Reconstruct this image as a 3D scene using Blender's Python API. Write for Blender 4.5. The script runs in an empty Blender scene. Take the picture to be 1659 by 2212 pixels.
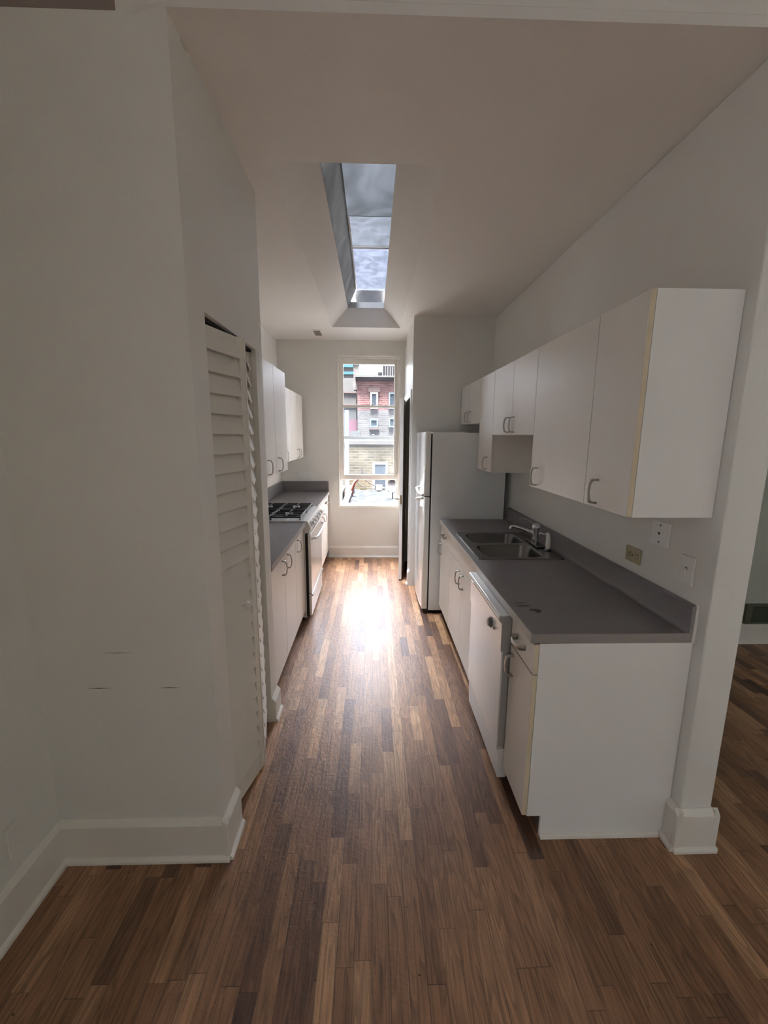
import bpy, bmesh, math, random
from mathutils import Vector, Matrix
random.seed(7)
S = bpy.context.scene
COL = S.collection

# ------------------------------------------------------------------ camera
def make_camera():
    f, pitch, yaw, roll, H = 911.49, 10.307, 1.599, 0.39, 1.6565
    p, y, r = (math.radians(a) for a in (pitch, yaw, roll))
    fw = Vector((math.sin(y) * math.cos(p), math.cos(y) * math.cos(p), -math.sin(p)))
    rt = Vector((math.cos(y), -math.sin(y), 0))
    up = rt.cross(fw)
    rt2 = rt * math.cos(r) + up * math.sin(r)
    up2 = -rt * math.sin(r) + up * math.cos(r)
    cd = bpy.data.cameras.new('camera')
    cd.sensor_fit = 'HORIZONTAL'
    cd.sensor_width = 36
    cd.lens = f / 1659 * 36
    cd.clip_start = 0.03
    co = bpy.data.objects.new('camera', cd)
    COL.objects.link(co)
    m = Matrix((rt2, up2, -fw)).transposed().to_4x4()
    m.translation = Vector((0, 0, H))
    co.matrix_world = m
    S.camera = co
make_camera()

# ------------------------------------------------------------------ world, daylight, exposure
SKY_LOW, SKY_MID, SKY_HIGH = 2.0, 5.0, 7.0
SUN = 240.0
w = bpy.data.worlds.new('overcast_sky')
S.world = w
w.use_nodes = True
wn = w.node_tree.nodes
wl = w.node_tree.links
tcw = wn.new('ShaderNodeTexCoord')
spw = wn.new('ShaderNodeSeparateXYZ')
wl.new(tcw.outputs['Generated'], spw.inputs[0])
rmp = wn.new('ShaderNodeMapRange')          # overcast: dull near the horizon, very bright overhead
rmp.interpolation_type = 'SMOOTHSTEP'
rmp.inputs['From Min'].default_value = 0.64
rmp.inputs['From Max'].default_value = 1.0
rmp.inputs['To Min'].default_value = 0
rmp.inputs['To Max'].default_value = SKY_HIGH
dot = wn.new('ShaderNodeVectorMath'); dot.operation = 'DOT_PRODUCT'
wl.new(tcw.outputs['Generated'], dot.inputs[0])
dot.inputs[1].default_value = (0, 0.259, 0.966)     # brighter patch put into the sky there
wl.new(dot.outputs['Value'], rmp.inputs[0])
wn['Background'].inputs[0].default_value = (1.0, 1.0, 1.10, 1)
rm2 = wn.new('ShaderNodeMapRange')
rm2.inputs['From Min'].default_value = 0.24
rm2.inputs['From Max'].default_value = 0.62
rm2.inputs['To Min'].default_value = SKY_LOW
rm2.inputs['To Max'].default_value = SKY_MID
wl.new(spw.outputs[2], rm2.inputs[0])
adw = wn.new('ShaderNodeMath')
wl.new(rmp.outputs[0], adw.inputs[0]); wl.new(rm2.outputs[0], adw.inputs[1])
wl.new(adw.outputs[0], wn['Background'].inputs[1])
S.view_settings.view_transform = 'Standard'
S.view_settings.look = 'None'
S.view_settings.gamma = 1
S.view_settings.use_curve_mapping = False
S.view_settings.exposure = 2.72
S.cycles.max_bounces = 12
S.cycles.diffuse_bounces = 8
S.cycles.transparent_max_bounces = 12
S.cycles.sample_clamp_indirect = 6

sd = bpy.data.lights.new('added_sun', 'SUN')
sd.energy = SUN; sd.angle = math.radians(25); sd.color = (1.0, 0.97, 0.93)
so_ = bpy.data.objects.new('added_sun', sd)
so_.rotation_euler = (math.radians(3), math.radians(-4), 0)      # added sun, near overhead, to light the kitchen through the skylight
COL.objects.link(so_)

def portal(name, loc, rot, sx, sy):
    ld = bpy.data.lights.new(name, 'AREA')
    ld.shape = 'RECTANGLE'
    ld.size, ld.size_y = sx, sy
    ld.cycles.is_portal = True
    o = bpy.data.objects.new(name, ld)
    o.location = loc
    o.rotation_euler = rot
    COL.objects.link(o)
portal('window_portal', (-0.047, 5.83, 1.66), (math.radians(-90), 0, 0), 0.84, 2.05)
portal('skylight_portal', (-0.03, 3.5, 3.32), (0, 0, 0), 0.5, 3.3)
LY0, LY1, LZ0, LZ1 = -4.8, -0.7, 0.6, 3.15     # the near room's own window, in its left wall behind the camera
portal('side_window_portal', (-1.215 - 0.2, (LY0 + LY1) / 2, (LZ0 + LZ1) / 2), (0, math.radians(-90), 0), LZ1 - LZ0, LY1 - LY0)

# ------------------------------------------------------------------ materials
def nodemat(name):
    m = bpy.data.materials.new(name)
    m.use_nodes = True
    nt = m.node_tree
    b = nt.nodes['Principled BSDF']
    return m, nt, b
def N(nt, t, **kw):
    n = nt.nodes.new(t)
    for k, v in kw.items():
        setattr(n, k, v)
    return n
def L(nt, a, b):
    nt.links.new(a, b)
def math_n(nt, op, a, b=None, c=None):
    n = N(nt, 'ShaderNodeMath', operation=op)
    for i, v in enumerate((a, b, c)):
        if v is None: continue
        if isinstance(v, (int, float)): n.inputs[i].default_value = v
        else: L(nt, v, n.inputs[i])
    return n.outputs[0]
def mat(name, col, rough=0.5, metal=0.0, var=0.04, scale=3.0, bump=0.0, bscale=60.0, coat=0.0, spec=0.5):
    m, nt, b = nodemat(name)
    tc = N(nt, 'ShaderNodeTexCoord')
    no = N(nt, 'ShaderNodeTexNoise')
    no.inputs['Scale'].default_value = scale
    no.inputs['Detail'].default_value = 4
    L(nt, tc.outputs['Object'], no.inputs['Vector'])
    r = N(nt, 'ShaderNodeValToRGB')
    r.color_ramp.elements[0].position = 0.3
    r.color_ramp.elements[1].position = 0.7
    r.color_ramp.elements[0].color = (*[c * (1 - var) for c in col], 1)
    r.color_ramp.elements[1].color = (*[min(1, c * (1 + var)) for c in col], 1)
    L(nt, no.outputs[0], r.inputs[0])
    L(nt, r.outputs[0], b.inputs['Base Color'])
    b.inputs['Roughness'].default_value = rough
    b.inputs['Metallic'].default_value = metal
    b.inputs['Coat Weight'].default_value = coat
    b.inputs['Specular IOR Level'].default_value = spec
    if bump:
        n2 = N(nt, 'ShaderNodeTexNoise')
        n2.inputs['Scale'].default_value = bscale
        n2.inputs['Detail'].default_value = 3
        L(nt, tc.outputs['Object'], n2.inputs['Vector'])
        bp = N(nt, 'ShaderNodeBump')
        bp.inputs['Strength'].default_value = bump
        bp.inputs['Distance'].default_value = 0.004
        L(nt, n2.outputs[0], bp.inputs['Height'])
        L(nt, bp.outputs[0], b.inputs['Normal'])
    return m

PAINT = mat('wall_paint', (0.74, 0.725, 0.68), 0.55, var=0.02, scale=1.5, bump=0.15, bscale=90)
PAINT_GLOSS = mat('gloss_wall_paint', (0.75, 0.735, 0.69), 0.28, var=0.02, bump=0.1, bscale=60)
CEIL = mat('ceiling_paint', (0.73, 0.705, 0.665), 0.6, var=0.02, scale=1.2, bump=0.12, bscale=70)
TRIM = mat('trim_paint', (0.76, 0.73, 0.67), 0.4, var=0.03, scale=6)
GREENW = mat('far_room_paint', (0.46, 0.49, 0.44), 0.6, var=0.03)
LAM = mat('white_laminate', (0.76, 0.73, 0.68), 0.38, var=0.015, scale=2)
LAM_END = mat('white_melamine_panel', (0.84, 0.83, 0.81), 0.45, var=0.015, scale=2)
EDGE = mat('yellowed_edge_band', (0.68, 0.59, 0.42), 0.5, var=0.06, scale=14)
GAP_SHADE = mat('painted_gap_shade', (0.03, 0.027, 0.024), 0.9)  # near black: shade of door gaps put into the colour behind them
KICK = mat('toe_kick_board', (0.10, 0.07, 0.05), 0.6)
COUNTER = mat('grey_laminate', (0.20, 0.183, 0.185), 0.36, var=0.09, scale=220, bump=0.03, bscale=300)
COUNTER_EDGE = mat('grey_laminate_edge', (0.30, 0.275, 0.265), 0.42, var=0.05, scale=160)
APPL = mat('appliance_enamel', (0.76, 0.75, 0.72), 0.14, var=0.01, coat=0.3)
APPL_SIDE = mat('textured_enamel_side', (0.78, 0.80, 0.80), 0.38, var=0.02, scale=90, bump=0.12, bscale=260)
APPL_GREY = mat('grey_gasket_plastic', (0.36, 0.35, 0.33), 0.5)
EDGE_LIT = mat('lit_laminate_edge', (0.50, 0.465, 0.43), 0.4, var=0.04, scale=120)  # same edge, light on the right front run put into a paler colour
BLACK = mat('black_cast_iron', (0.022, 0.022, 0.023), 0.42, var=0.2, scale=30, bump=0.1)
BLACKG = mat('black_gap_plastic', (0.012, 0.012, 0.012), 0.7)
NICKEL = mat('brushed_nickel', (0.50, 0.47, 0.43), 0.30, metal=1.0, var=0.05)
CHROME = mat('chrome', (0.75, 0.76, 0.77), 0.10, metal=1.0, var=0.02)
BRASS = mat('aged_brass', (0.62, 0.50, 0.30), 0.3, metal=1.0, var=0.06)
STEEL = mat('stainless_steel', (0.22, 0.215, 0.21), 0.24, metal=1.0, var=0.05, scale=8)
WHITEP = mat('white_plastic', (0.80, 0.79, 0.76), 0.35, var=0.01)
ALMOND = mat('almond_plastic', (0.40, 0.34, 0.20), 0.4, var=0.03)
DIAL = mat('dark_grey_dial', (0.16, 0.155, 0.15), 0.4)
GRILLE = mat('dark_green_grille', (0.10, 0.115, 0.08), 0.6)
PAPER = mat('paper', (0.68, 0.65, 0.60), 0.8)
CAULK = mat('white_caulk', (0.80, 0.78, 0.74), 0.5, var=0.03, bump=0.3, bscale=60)
STAIN = mat('dark_burn_mark', (0.035, 0.028, 0.026), 0.5, var=0.25, scale=60)
SCUFF = mat('dark_scuff', (0.10, 0.085, 0.07), 0.6)
VENTD = mat('vent_louvre', (0.20, 0.18, 0.15), 0.5)

def glass_mat(name, haze, tint=(0.95, 0.98, 1.0)):
    m, nt, b = nodemat(name)
    nt.nodes.remove(b)
    out = nt.nodes['Material Output']
    tr = N(nt, 'ShaderNodeBsdfTransparent'); tr.inputs[0].default_value = (*tint, 1)
    gl = N(nt, 'ShaderNodeBsdfGlossy'); gl.inputs['Roughness'].default_value = 0.02
    tl = N(nt, 'ShaderNodeBsdfTranslucent'); tl.inputs[0].default_value = (0.9, 0.93, 1.0, 1)
    fr = N(nt, 'ShaderNodeFresnel'); fr.inputs[0].default_value = 1.45
    m1 = N(nt, 'ShaderNodeMixShader'); m2 = N(nt, 'ShaderNodeMixShader')
    tc = N(nt, 'ShaderNodeTexCoord'); no = N(nt, 'ShaderNodeTexNoise')
    no.inputs['Scale'].default_value = 5
    L(nt, tc.outputs['Object'], no.inputs[0])
    L(nt, math_n(nt, 'MULTIPLY', no.outputs[0], haze * 2), m1.inputs[0])
    L(nt, tr.outputs[0], m1.inputs[1]); L(nt, tl.outputs[0], m1.inputs[2])
    L(nt, fr.outputs[0], m2.inputs[0]); L(nt, m1.outputs[0], m2.inputs[1]); L(nt, gl.outputs[0], m2.inputs[2])
    L(nt, m2.outputs[0], out.inputs[0])
    return m
GLASS = glass_mat('window_glass', 0.002)
HAZYGLASS = glass_mat('dusty_window_glass', 0.009)

def frosted(name, lo, hi, scale, clear=0.0):
    """weathered acrylic glazing: diffusing, with grime of its own"""
    m, nt, b = nodemat(name)
    nt.nodes.remove(b)
    out = nt.nodes['Material Output']
    tc = N(nt, 'ShaderNodeTexCoord'); no = N(nt, 'ShaderNodeTexNoise')
    no.inputs['Scale'].default_value = scale; no.inputs['Detail'].default_value = 5
    no.inputs['Distortion'].default_value = 1.2
    L(nt, tc.outputs['Object'], no.inputs[0])
    r = N(nt, 'ShaderNodeValToRGB')
    r.color_ramp.elements[0].position = 0.35; r.color_ramp.elements[1].position = 0.62
    r.color_ramp.elements[0].color = (*lo, 1); r.color_ramp.elements[1].color = (*hi, 1)
    L(nt, no.outputs[0], r.inputs[0])
    tl = N(nt, 'ShaderNodeBsdfTranslucent'); L(nt, r.outputs[0], tl.inputs[0])
    df = N(nt, 'ShaderNodeBsdfDiffuse'); df.inputs[0].default_value = (0.3, 0.32, 0.35, 1)
    ad = N(nt, 'ShaderNodeMixShader'); ad.inputs[0].default_value = 0.12
    L(nt, tl.outputs[0], ad.inputs[1]); L(nt, df.outputs[0], ad.inputs[2])
    tr = N(nt, 'ShaderNodeBsdfTransparent')
    tcol = N(nt, 'ShaderNodeVectorMath', operation='SCALE'); L(nt, r.outputs[0], tcol.inputs[0]); tcol.inputs['Scale'].default_value = clear
    L(nt, tcol.outputs[0], tr.inputs[0])
    as_ = N(nt, 'ShaderNodeAddShader'); L(nt, ad.outputs[0], as_.inputs[0]); L(nt, tr.outputs[0], as_.inputs[1])
    ad = as_
    gl = N(nt, 'ShaderNodeBsdfGlossy'); gl.inputs['Roughness'].default_value = 0.15
    mx = N(nt, 'ShaderNodeMixShader'); mx.inputs[0].default_value = 0.02
    L(nt, ad.outputs[0], mx.inputs[1]); L(nt, gl.outputs[0], mx.inputs[2])
    L(nt, mx.outputs[0], out.inputs[0])
    return m
FROST_NEAR = frosted('grimy_acrylic', (0.00055, 0.00058, 0.0006), (0.00072, 0.00076, 0.0008), 3.0, 128)
FROST_MID = frosted('frosted_acrylic_mid', (0.00065, 0.00069, 0.00073), (0.00080, 0.00085, 0.00091), 7.0, 168)
FROST_FAR = frosted('frosted_acrylic_clear', (0.00055, 0.00059, 0.00066), (0.00072, 0.00077, 0.00086), 8.0, 236)
CURB = frosted('translucent_curb', (0.020, 0.0202, 0.0206), (0.028, 0.0284, 0.029), 3.0)

def floor_mat():
    m, nt, b = nodemat('oak_strip_floor')
    tc = N(nt, 'ShaderNodeTexCoord')
    sp = N(nt, 'ShaderNodeSeparateXYZ'); L(nt, tc.outputs['Object'], sp.inputs[0])
    X, Y = sp.outputs[0], sp.outputs[1]
    xr = math_n(nt, 'DIVIDE', X, 0.0572)
    row = math_n(nt, 'FLOOR', xr); fx = math_n(nt, 'FRACT', xr)
    w1 = N(nt, 'ShaderNodeTexWhiteNoise', noise_dimensions='1D'); L(nt, row, w1.inputs['W'])
    yl = math_n(nt, 'DIVIDE', Y, math_n(nt, 'MULTIPLY_ADD', w1.outputs[0], 0.40, 0.30))
    yy = math_n(nt, 'MULTIPLY_ADD', w1.outputs[0], 37.0, yl)
    colm = math_n(nt, 'FLOOR', yy); fy = math_n(nt, 'FRACT', yy)
    cb = N(nt, 'ShaderNodeCombineXYZ'); L(nt, row, cb.inputs[0]); L(nt, colm, cb.inputs[1])
    w2 = N(nt, 'ShaderNodeTexWhiteNoise', noise_dimensions='3D'); L(nt, cb.outputs[0], w2.inputs[0])
    pid = w2.outputs['Value']
    # plank tone
    r = N(nt, 'ShaderNodeValToRGB')
    stops = [(0.0, (0.060, 0.030, 0.022)), (0.06, (0.13, 0.064, 0.036)), (0.3, (0.195, 0.098, 0.050)),
             (0.75, (0.255, 0.134, 0.070)), (1.0, (0.36, 0.208, 0.112))]
    els = r.color_ramp.elements
    els[0].position, els[0].color = stops[0][0], (*stops[0][1], 1)
    els[1].position, els[1].color = stops[-1][0], (*stops[-1][1], 1)
    for p, c in stops[1:-1]:
        e = els.new(p); e.color = (*c, 1)
    L(nt, pid, r.inputs[0])
    # grain, its own on every plank
    gv = N(nt, 'ShaderNodeCombineXYZ')
    L(nt, math_n(nt, 'MULTIPLY_ADD', pid, 91.0, math_n(nt, 'MULTIPLY', X, 85.0)), gv.inputs[0])
    L(nt, math_n(nt, 'MULTIPLY_ADD', pid, 53.0, math_n(nt, 'MULTIPLY', Y, 3.2)), gv.inputs[1])
    g1 = N(nt, 'ShaderNodeTexNoise'); g1.inputs['Scale'].default_value = 1.6; g1.inputs['Detail'].default_value = 7
    g1.inputs['Roughness'].default_value = 0.65; g1.inputs['Distortion'].default_value = 0.6
    L(nt, gv.outputs[0], g1.inputs[0])
    # cathedral figure
    wv = N(nt, 'ShaderNodeCombineXYZ')
    L(nt, math_n(nt, 'MULTIPLY_ADD', pid, 31.0, math_n(nt, 'MULTIPLY', X, 16.0)), wv.inputs[0])
    L(nt, math_n(nt, 'MULTIPLY_ADD', pid, 17.0, math_n(nt, 'MULTIPLY', Y, 1.6)), wv.inputs[1])
    g2 = N(nt, 'ShaderNodeTexNoise'); g2.inputs['Scale'].default_value = 0.9; g2.inputs['Detail'].default_value = 2
    L(nt, wv.outputs[0], g2.inputs[0])
    rings = math_n(nt, 'FRACT', math_n(nt, 'MULTIPLY', g2.outputs[0], 11.0))
    rings = math_n(nt, 'SMOOTH_MIN', rings, math_n(nt, 'MULTIPLY', math_n(nt, 'SUBTRACT', 1.0, rings), 4.0), 0.1)
    gr = math_n(nt, 'MULTIPLY_ADD', rings, 0.55, math_n(nt, 'MULTIPLY_ADD', g1.outputs[0], 1.7, -0.15))
    # wear at large scale
    bn = N(nt, 'ShaderNodeTexNoise'); bn.inputs['Scale'].default_value = 1.3; bn.inputs['Detail'].default_value = 4
    L(nt, tc.outputs['Object'], bn.inputs[0])
    wear = math_n(nt, 'MULTIPLY_ADD', bn.outputs[0], 0.9, 0.88)
    # seams
    sx = math_n(nt, 'LESS_THAN', fx, 0.035)
    sy = math_n(nt, 'LESS_THAN', fy, 0.0045)
    seam = math_n(nt, 'MAXIMUM', sx, sy)
    vs = N(nt, 'ShaderNodeTexVoronoi'); vs.inputs['Scale'].default_value = 9.0
    L(nt, tc.outputs['Object'], vs.inputs[0])
    speck = math_n(nt, 'LESS_THAN', vs.outputs['Distance'], 0.028)
    dark = math_n(nt, 'MULTIPLY_ADD', math_n(nt, 'MAXIMUM', math_n(nt, 'MULTIPLY', seam, 0.6), speck), -0.9, 1.0)
    k = math_n(nt, 'MULTIPLY', math_n(nt, 'MULTIPLY', gr, wear), dark)
    mx = N(nt, 'ShaderNodeVectorMath', operation='SCALE')
    L(nt, r.outputs[0], mx.inputs[0]); L(nt, k, mx.inputs['Scale'])
    L(nt, mx.outputs[0], b.inputs['Base Color'])
    b.inputs['Specular IOR Level'].default_value = 0.5
    b.inputs['Coat Weight'].default_value = 0.12
    b.inputs['Coat Roughness'].default_value = 0.25
    ro = math_n(nt, 'MULTIPLY_ADD', bn.outputs[0], 0.14, 0.36)
    L(nt, ro, b.inputs['Roughness'])
    # ripples of old varnish and cupped strips
    rp = N(nt, 'ShaderNodeTexNoise'); rp.inputs['Scale'].default_value = 42; rp.inputs['Detail'].default_value = 3
    rp.inputs['Distortion'].default_value = 0.8
    L(nt, tc.outputs['Object'], rp.inputs[0])
    hh = math_n(nt, 'MULTIPLY_ADD', seam, -0.5, math_n(nt, 'MULTIPLY_ADD', g1.outputs[0], 0.25, math_n(nt, 'MULTIPLY', rp.outputs[0], 0.6)))
    hh = math_n(nt, 'MULTIPLY_ADD', pid, 0.2, hh)
    bp = N(nt, 'ShaderNodeBump'); bp.inputs['Strength'].default_value = 0.6; bp.inputs['Distance'].default_value = 0.006
    L(nt, hh, bp.inputs['Height']); L(nt, bp.outputs[0], b.inputs['Normal'])
    return m
FLOOR = floor_mat()

def brick_mat(name, c1, c2, mortar, scale=1.0):
    m, nt, b = nodemat(name)
    tc = N(nt, 'ShaderNodeTexCoord'); sp = N(nt, 'ShaderNodeSeparateXYZ'); cb = N(nt, 'ShaderNodeCombineXYZ')
    L(nt, tc.outputs['Object'], sp.inputs[0])
    L(nt, math_n(nt, 'ADD', sp.outputs[0], sp.outputs[1]), cb.inputs[0]); L(nt, sp.outputs[2], cb.inputs[1])
    br = N(nt, 'ShaderNodeTexBrick')
    br.inputs['Scale'].default_value = scale
    br.inputs['Color1'].default_value = (*c1, 1); br.inputs['Color2'].default_value = (*c2, 1)
    br.inputs['Mortar'].default_value = (*mortar, 1)
    br.inputs['Mortar Size'].default_value = 0.012
    br.inputs['Brick Width'].default_value = 0.22; br.inputs['Row Height'].default_value = 0.075
    L(nt, cb.outputs[0], br.inputs['Vector'])
    no = N(nt, 'ShaderNodeTexNoise'); no.inputs['Scale'].default_value = 2.2; no.inputs['Detail'].default_value = 6
    L(nt, tc.outputs['Object'], no.inputs[0])
    mx = N(nt, 'ShaderNodeVectorMath', operation='SCALE')
    L(nt, br.outputs[0], mx.inputs[0]); L(nt, math_n(nt, 'MULTIPLY_ADD', no.outputs[0], 1.3, 0.35), mx.inputs['Scale'])
    L(nt, mx.outputs[0], b.inputs['Base Color'])
    b.inputs['Roughness'].default_value = 0.9
    return m
REDBRICK = brick_mat('red_brick', (0.22, 0.10, 0.10), (0.36, 0.17, 0.16), (0.40, 0.30, 0.29))
GREYBRICK = brick_mat('weathered_grey_brick', (0.20, 0.175, 0.17), (0.28, 0.25, 0.24), (0.34, 0.31, 0.30))
YELBRICK = brick_mat('yellow_brick', (0.14, 0.12, 0.085), (0.22, 0.185, 0.13), (0.25, 0.23, 0.20))
EXW = mat('pale_render', (0.22, 0.21, 0.205), 0.8, var=0.06)
EXB = mat('pale_blue_cladding', (0.30, 0.37, 0.42), 0.6, var=0.1, scale=1.2)
EXG = mat('teal_glass_band', (0.10, 0.22, 0.26), 0.2)
EXFRAME = mat('outdoor_white_frame', (0.40, 0.40, 0.41), 0.5)
EXP = mat('pink_board', (0.38, 0.19, 0.24), 0.7)
STONE = mat('stone_lintel', (0.24, 0.18, 0.17), 0.8)
DARKGL = mat('dark_window_pane', (0.10, 0.12, 0.15), 0.1)
TARP = mat('silver_roof_membrane', (0.024, 0.0265, 0.030), 0.5, var=0.25, scale=5, bump=0.8, bscale=5)
REDPIPE = mat('red_plastic', (0.45, 0.16, 0.13), 0.5)
CABLE = mat('grey_cable', (0.07, 0.065, 0.07), 0.6)
DISHM = mat('grey_dish', (0.12, 0.115, 0.125), 0.5)
GROUND = mat('yard_ground', (0.16, 0.155, 0.15), 0.9, scale=0.5, var=0.2)
# outdoor colours darkened in place of weaker daylight, so the view holds
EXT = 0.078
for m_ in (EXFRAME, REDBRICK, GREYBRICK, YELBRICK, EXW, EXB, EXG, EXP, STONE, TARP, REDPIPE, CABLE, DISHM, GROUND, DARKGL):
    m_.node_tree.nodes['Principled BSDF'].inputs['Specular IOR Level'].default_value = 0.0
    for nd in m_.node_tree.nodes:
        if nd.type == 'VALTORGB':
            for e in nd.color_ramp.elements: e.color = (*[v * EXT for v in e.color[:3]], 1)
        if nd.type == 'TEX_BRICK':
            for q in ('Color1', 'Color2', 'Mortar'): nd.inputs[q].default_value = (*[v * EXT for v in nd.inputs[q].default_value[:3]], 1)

# ------------------------------------------------------------------ mesh helpers
class MB:
    def __init__(self):
        self.bm = bmesh.new()
    def poly(self, vs, faces, xf=None):
        bv = [self.bm.verts.new(xf(Vector(v)) if xf else v) for v in vs]
        for f in faces:
            try: self.bm.faces.new([bv[i] for i in f])
            except ValueError: pass
        return self
    def box(self, x0, x1, y0, y1, z0, z1, xf=None):
        x0, x1 = sorted((x0, x1)); y0, y1 = sorted((y0, y1)); z0, z1 = sorted((z0, z1))
        v = [(x0, y0, z0), (x1, y0, z0), (x1, y1, z0), (x0, y1, z0), (x0, y0, z1), (x1, y0, z1), (x1, y1, z1), (x0, y1, z1)]
        f = [(0, 3, 2, 1), (4, 5, 6, 7), (0, 1, 5, 4), (1, 2, 6, 5), (2, 3, 7, 6), (3, 0, 4, 7)]
        return self.poly(v, f, xf)
    def prism(self, pts, axis, a0, a1, xf=None):
        """pts: 2-D outline in the other two axes (in x,y,z order)"""
        def mk(p, a):
            if axis == 'x': return (a, p[0], p[1])
            if axis == 'y': return (p[0], a, p[1])
            return (p[0], p[1], a)
        n = len(pts)
        v = [mk(p, a0) for p in pts] + [mk(p, a1) for p in pts]
        f = [tuple(range(n)), tuple(range(2 * n - 1, n - 1, -1))]
        f += [(i, (i + 1) % n, n + (i + 1) % n, n + i) for i in range(n)]
        return self.poly(v, f, xf)
    def tube(self, path, rad, n=12, cap=True, xf=None, squash=None):
        path = [Vector(p) for p in path]
        rads = rad if isinstance(rad, (list, tuple)) else [rad] * len(path)
        rings = []
        ref = None
        for i, p in enumerate(path):
            t = (path[min(i + 1, len(path) - 1)] - path[max(i - 1, 0)]).normalized()
            if ref is None:
                ref = Vector((0, 0, 1)) if abs(t.z) < 0.9 else Vector((1, 0, 0))
            a = (ref - t * ref.dot(t)).normalized(); b = t.cross(a); ref = a
            sa, sb = squash if squash else (1, 1)
            rings.append([p + (a * math.cos(2 * math.pi * k / n) * sa + b * math.sin(2 * math.pi * k / n) * sb) * rads[i] for k in range(n)])
        base = [self.bm.verts.new(xf(v) if xf else v) for r in rings for v in r]
        for i in range(len(rings) - 1):
            for k in range(n):
                k2 = (k + 1) % n
                self.bm.faces.new([base[i * n + k], base[i * n + k2], base[(i + 1) * n + k2], base[(i + 1) * n + k]])
        if cap:
            self.bm.faces.new(base[:n][::-1]); self.bm.faces.new(base[-n:])
        return self
    def lathe(self, prof, center, axis='z', n=28):
        """prof: (radius, height) pairs"""
        c = Vector(center); rings = []
        for r, h in prof:
            ring = []
            for k in range(n):
                a = 2 * math.pi * k / n
                u, v = r * math.cos(a), r * math.sin(a)
                p = Vector((u, v, h)) if axis == 'z' else (Vector((h, u, v)) if axis == 'x' else Vector((v, h, u)))
                ring.append(self.bm.verts.new(c + p))
            rings.append(ring)
        for i in range(len(rings) - 1):
            for k in range(n):
                k2 = (k + 1) % n
                self.bm.faces.new([rings[i][k], rings[i][k2], rings[i + 1][k2], rings[i + 1][k]])
        self.bm.faces.new(rings[0][::-1]); self.bm.faces.new(rings[-1])
        return self
LOC = {}
def obj(name, mb, m, parent=None, bevel=0.0, smooth=False, kind=None, label=None, seg=2):
    bm = mb.bm
    off = LOC.get(parent, Vector((0, 0, 0))) if parent else Vector((0, 0, 0))
    if off.length: bmesh.ops.translate(bm, verts=bm.verts, vec=-off)
    bmesh.ops.recalc_face_normals(bm, faces=bm.faces)
    me = bpy.data.meshes.new(name)
    bm.to_mesh(me); bm.free()
    me.materials.append(m)
    o = bpy.data.objects.new(name, me)
    COL.objects.link(o)
    if parent:
        o.parent = parent; LOC[o] = off
    if smooth:
        for p in me.polygons: p.use_smooth = True
        try: me.set_sharp_from_angle(angle=math.radians(40))
        except Exception: pass
    if bevel:
        md = o.modifiers.new('bevel', 'BEVEL'); md.width = bevel; md.segments = seg; md.limit_method = 'ANGLE'
    if kind: o['kind'] = kind
    if label: o['label'] = label
    return o
def thing(name, loc, label, cat, group=None):
    o = bpy.data.objects.new(name, None); o.empty_display_size = 0.05
    COL.objects.link(o); o.location = loc; LOC[o] = Vector(loc)
    o['label'] = label; o['category'] = cat
    if group: o['group'] = group
    return o
def sthing(name, loc):
    o = bpy.data.objects.new(name, None); o.empty_display_size = 0.05
    COL.objects.link(o); o.location = loc; LOC[o] = Vector(loc); o['kind'] = 'structure'
    return o
def tag(o, label, cat, group=None):
    o['label'] = label; o['category'] = cat
    if group: o['group'] = group
    return o
def struct(name, mb, m, bevel=0.0):
    return obj(name, mb, m, None, bevel, kind='structure')
B = lambda *a, **k: MB().box(*a, **k)

# ------------------------------------------------------------------ dimensions (metres; camera stands at x=y=0)
ZC = 2.835          # kitchen ceiling
Y1 = 1.434          # face of the closet and of the bulkhead above the kitchen
XL = -1.215         # left wall
XCL = -0.582        # side of the closet
YCL = 2.345         # far end of the closet
XW = 1.243          # right kitchen wall
XN = 0.4135         # wall with the door, beyond the refrigerator
YN = 4.497
YB = 5.6385         # window wall
XR2 = 4.6
YR = -5.2
ZU = 3.45           # near room ceiling

# ------------------------------------------------------------------ structure
struct('floor', B(XL - 0.15, XR2 + 0.15, YR - 0.15, YB + 0.1, -0.05, 0), FLOOR)

# kitchen ceiling with the splayed skylight well
SX0, SX1, SY0, SY1 = -0.451, 0.307, 2.108, 4.992
UX0, UX1, UZ = -0.272, 0.119, 3.03
cm = MB()
for a in ((XL - 0.1, SX0, Y1 + 0.1, YB + 0.1), (SX1, XR2 + 0.1, Y1, YB + 0.1), (XCL, SX0, Y1, Y1 + 0.1), (SX0, SX1, Y1, SY0), (SX0, SX1, SY1, YB + 0.1)):
    cm.box(a[0], a[1], a[2], a[3], ZC, ZC + 0.03)
struct('ceiling', cm, CEIL)
wm = MB()
def slab(mb, pts, t):
    """quad with thickness, grown along its normal"""
    p = [Vector(v) for v in pts]
    n = (p[1] - p[0]).cross(p[2] - p[0]).normalized() * t
    mb.poly([*p, *[q + n for q in p]], [(0, 1, 2, 3), (7, 6, 5, 4), (0, 4, 5, 1), (1, 5, 6, 2), (2, 6, 7, 3), (3, 7, 4, 0)])
slab(wm, [(SX0, SY0, ZC), (SX0, SY1, ZC), (UX0, SY1, UZ), (UX0, SY0, UZ)], -0.02)
slab(wm, [(SX1, SY0, ZC), (SX1, SY1, ZC), (UX1, SY1, UZ), (UX1, SY0, UZ)], 0.02)
slab(wm, [(SX0, SY1, ZC), (SX1, SY1, ZC), (UX1, SY1 - 0.04, UZ), (UX0, SY1 - 0.04, UZ)], -0.02)
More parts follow.
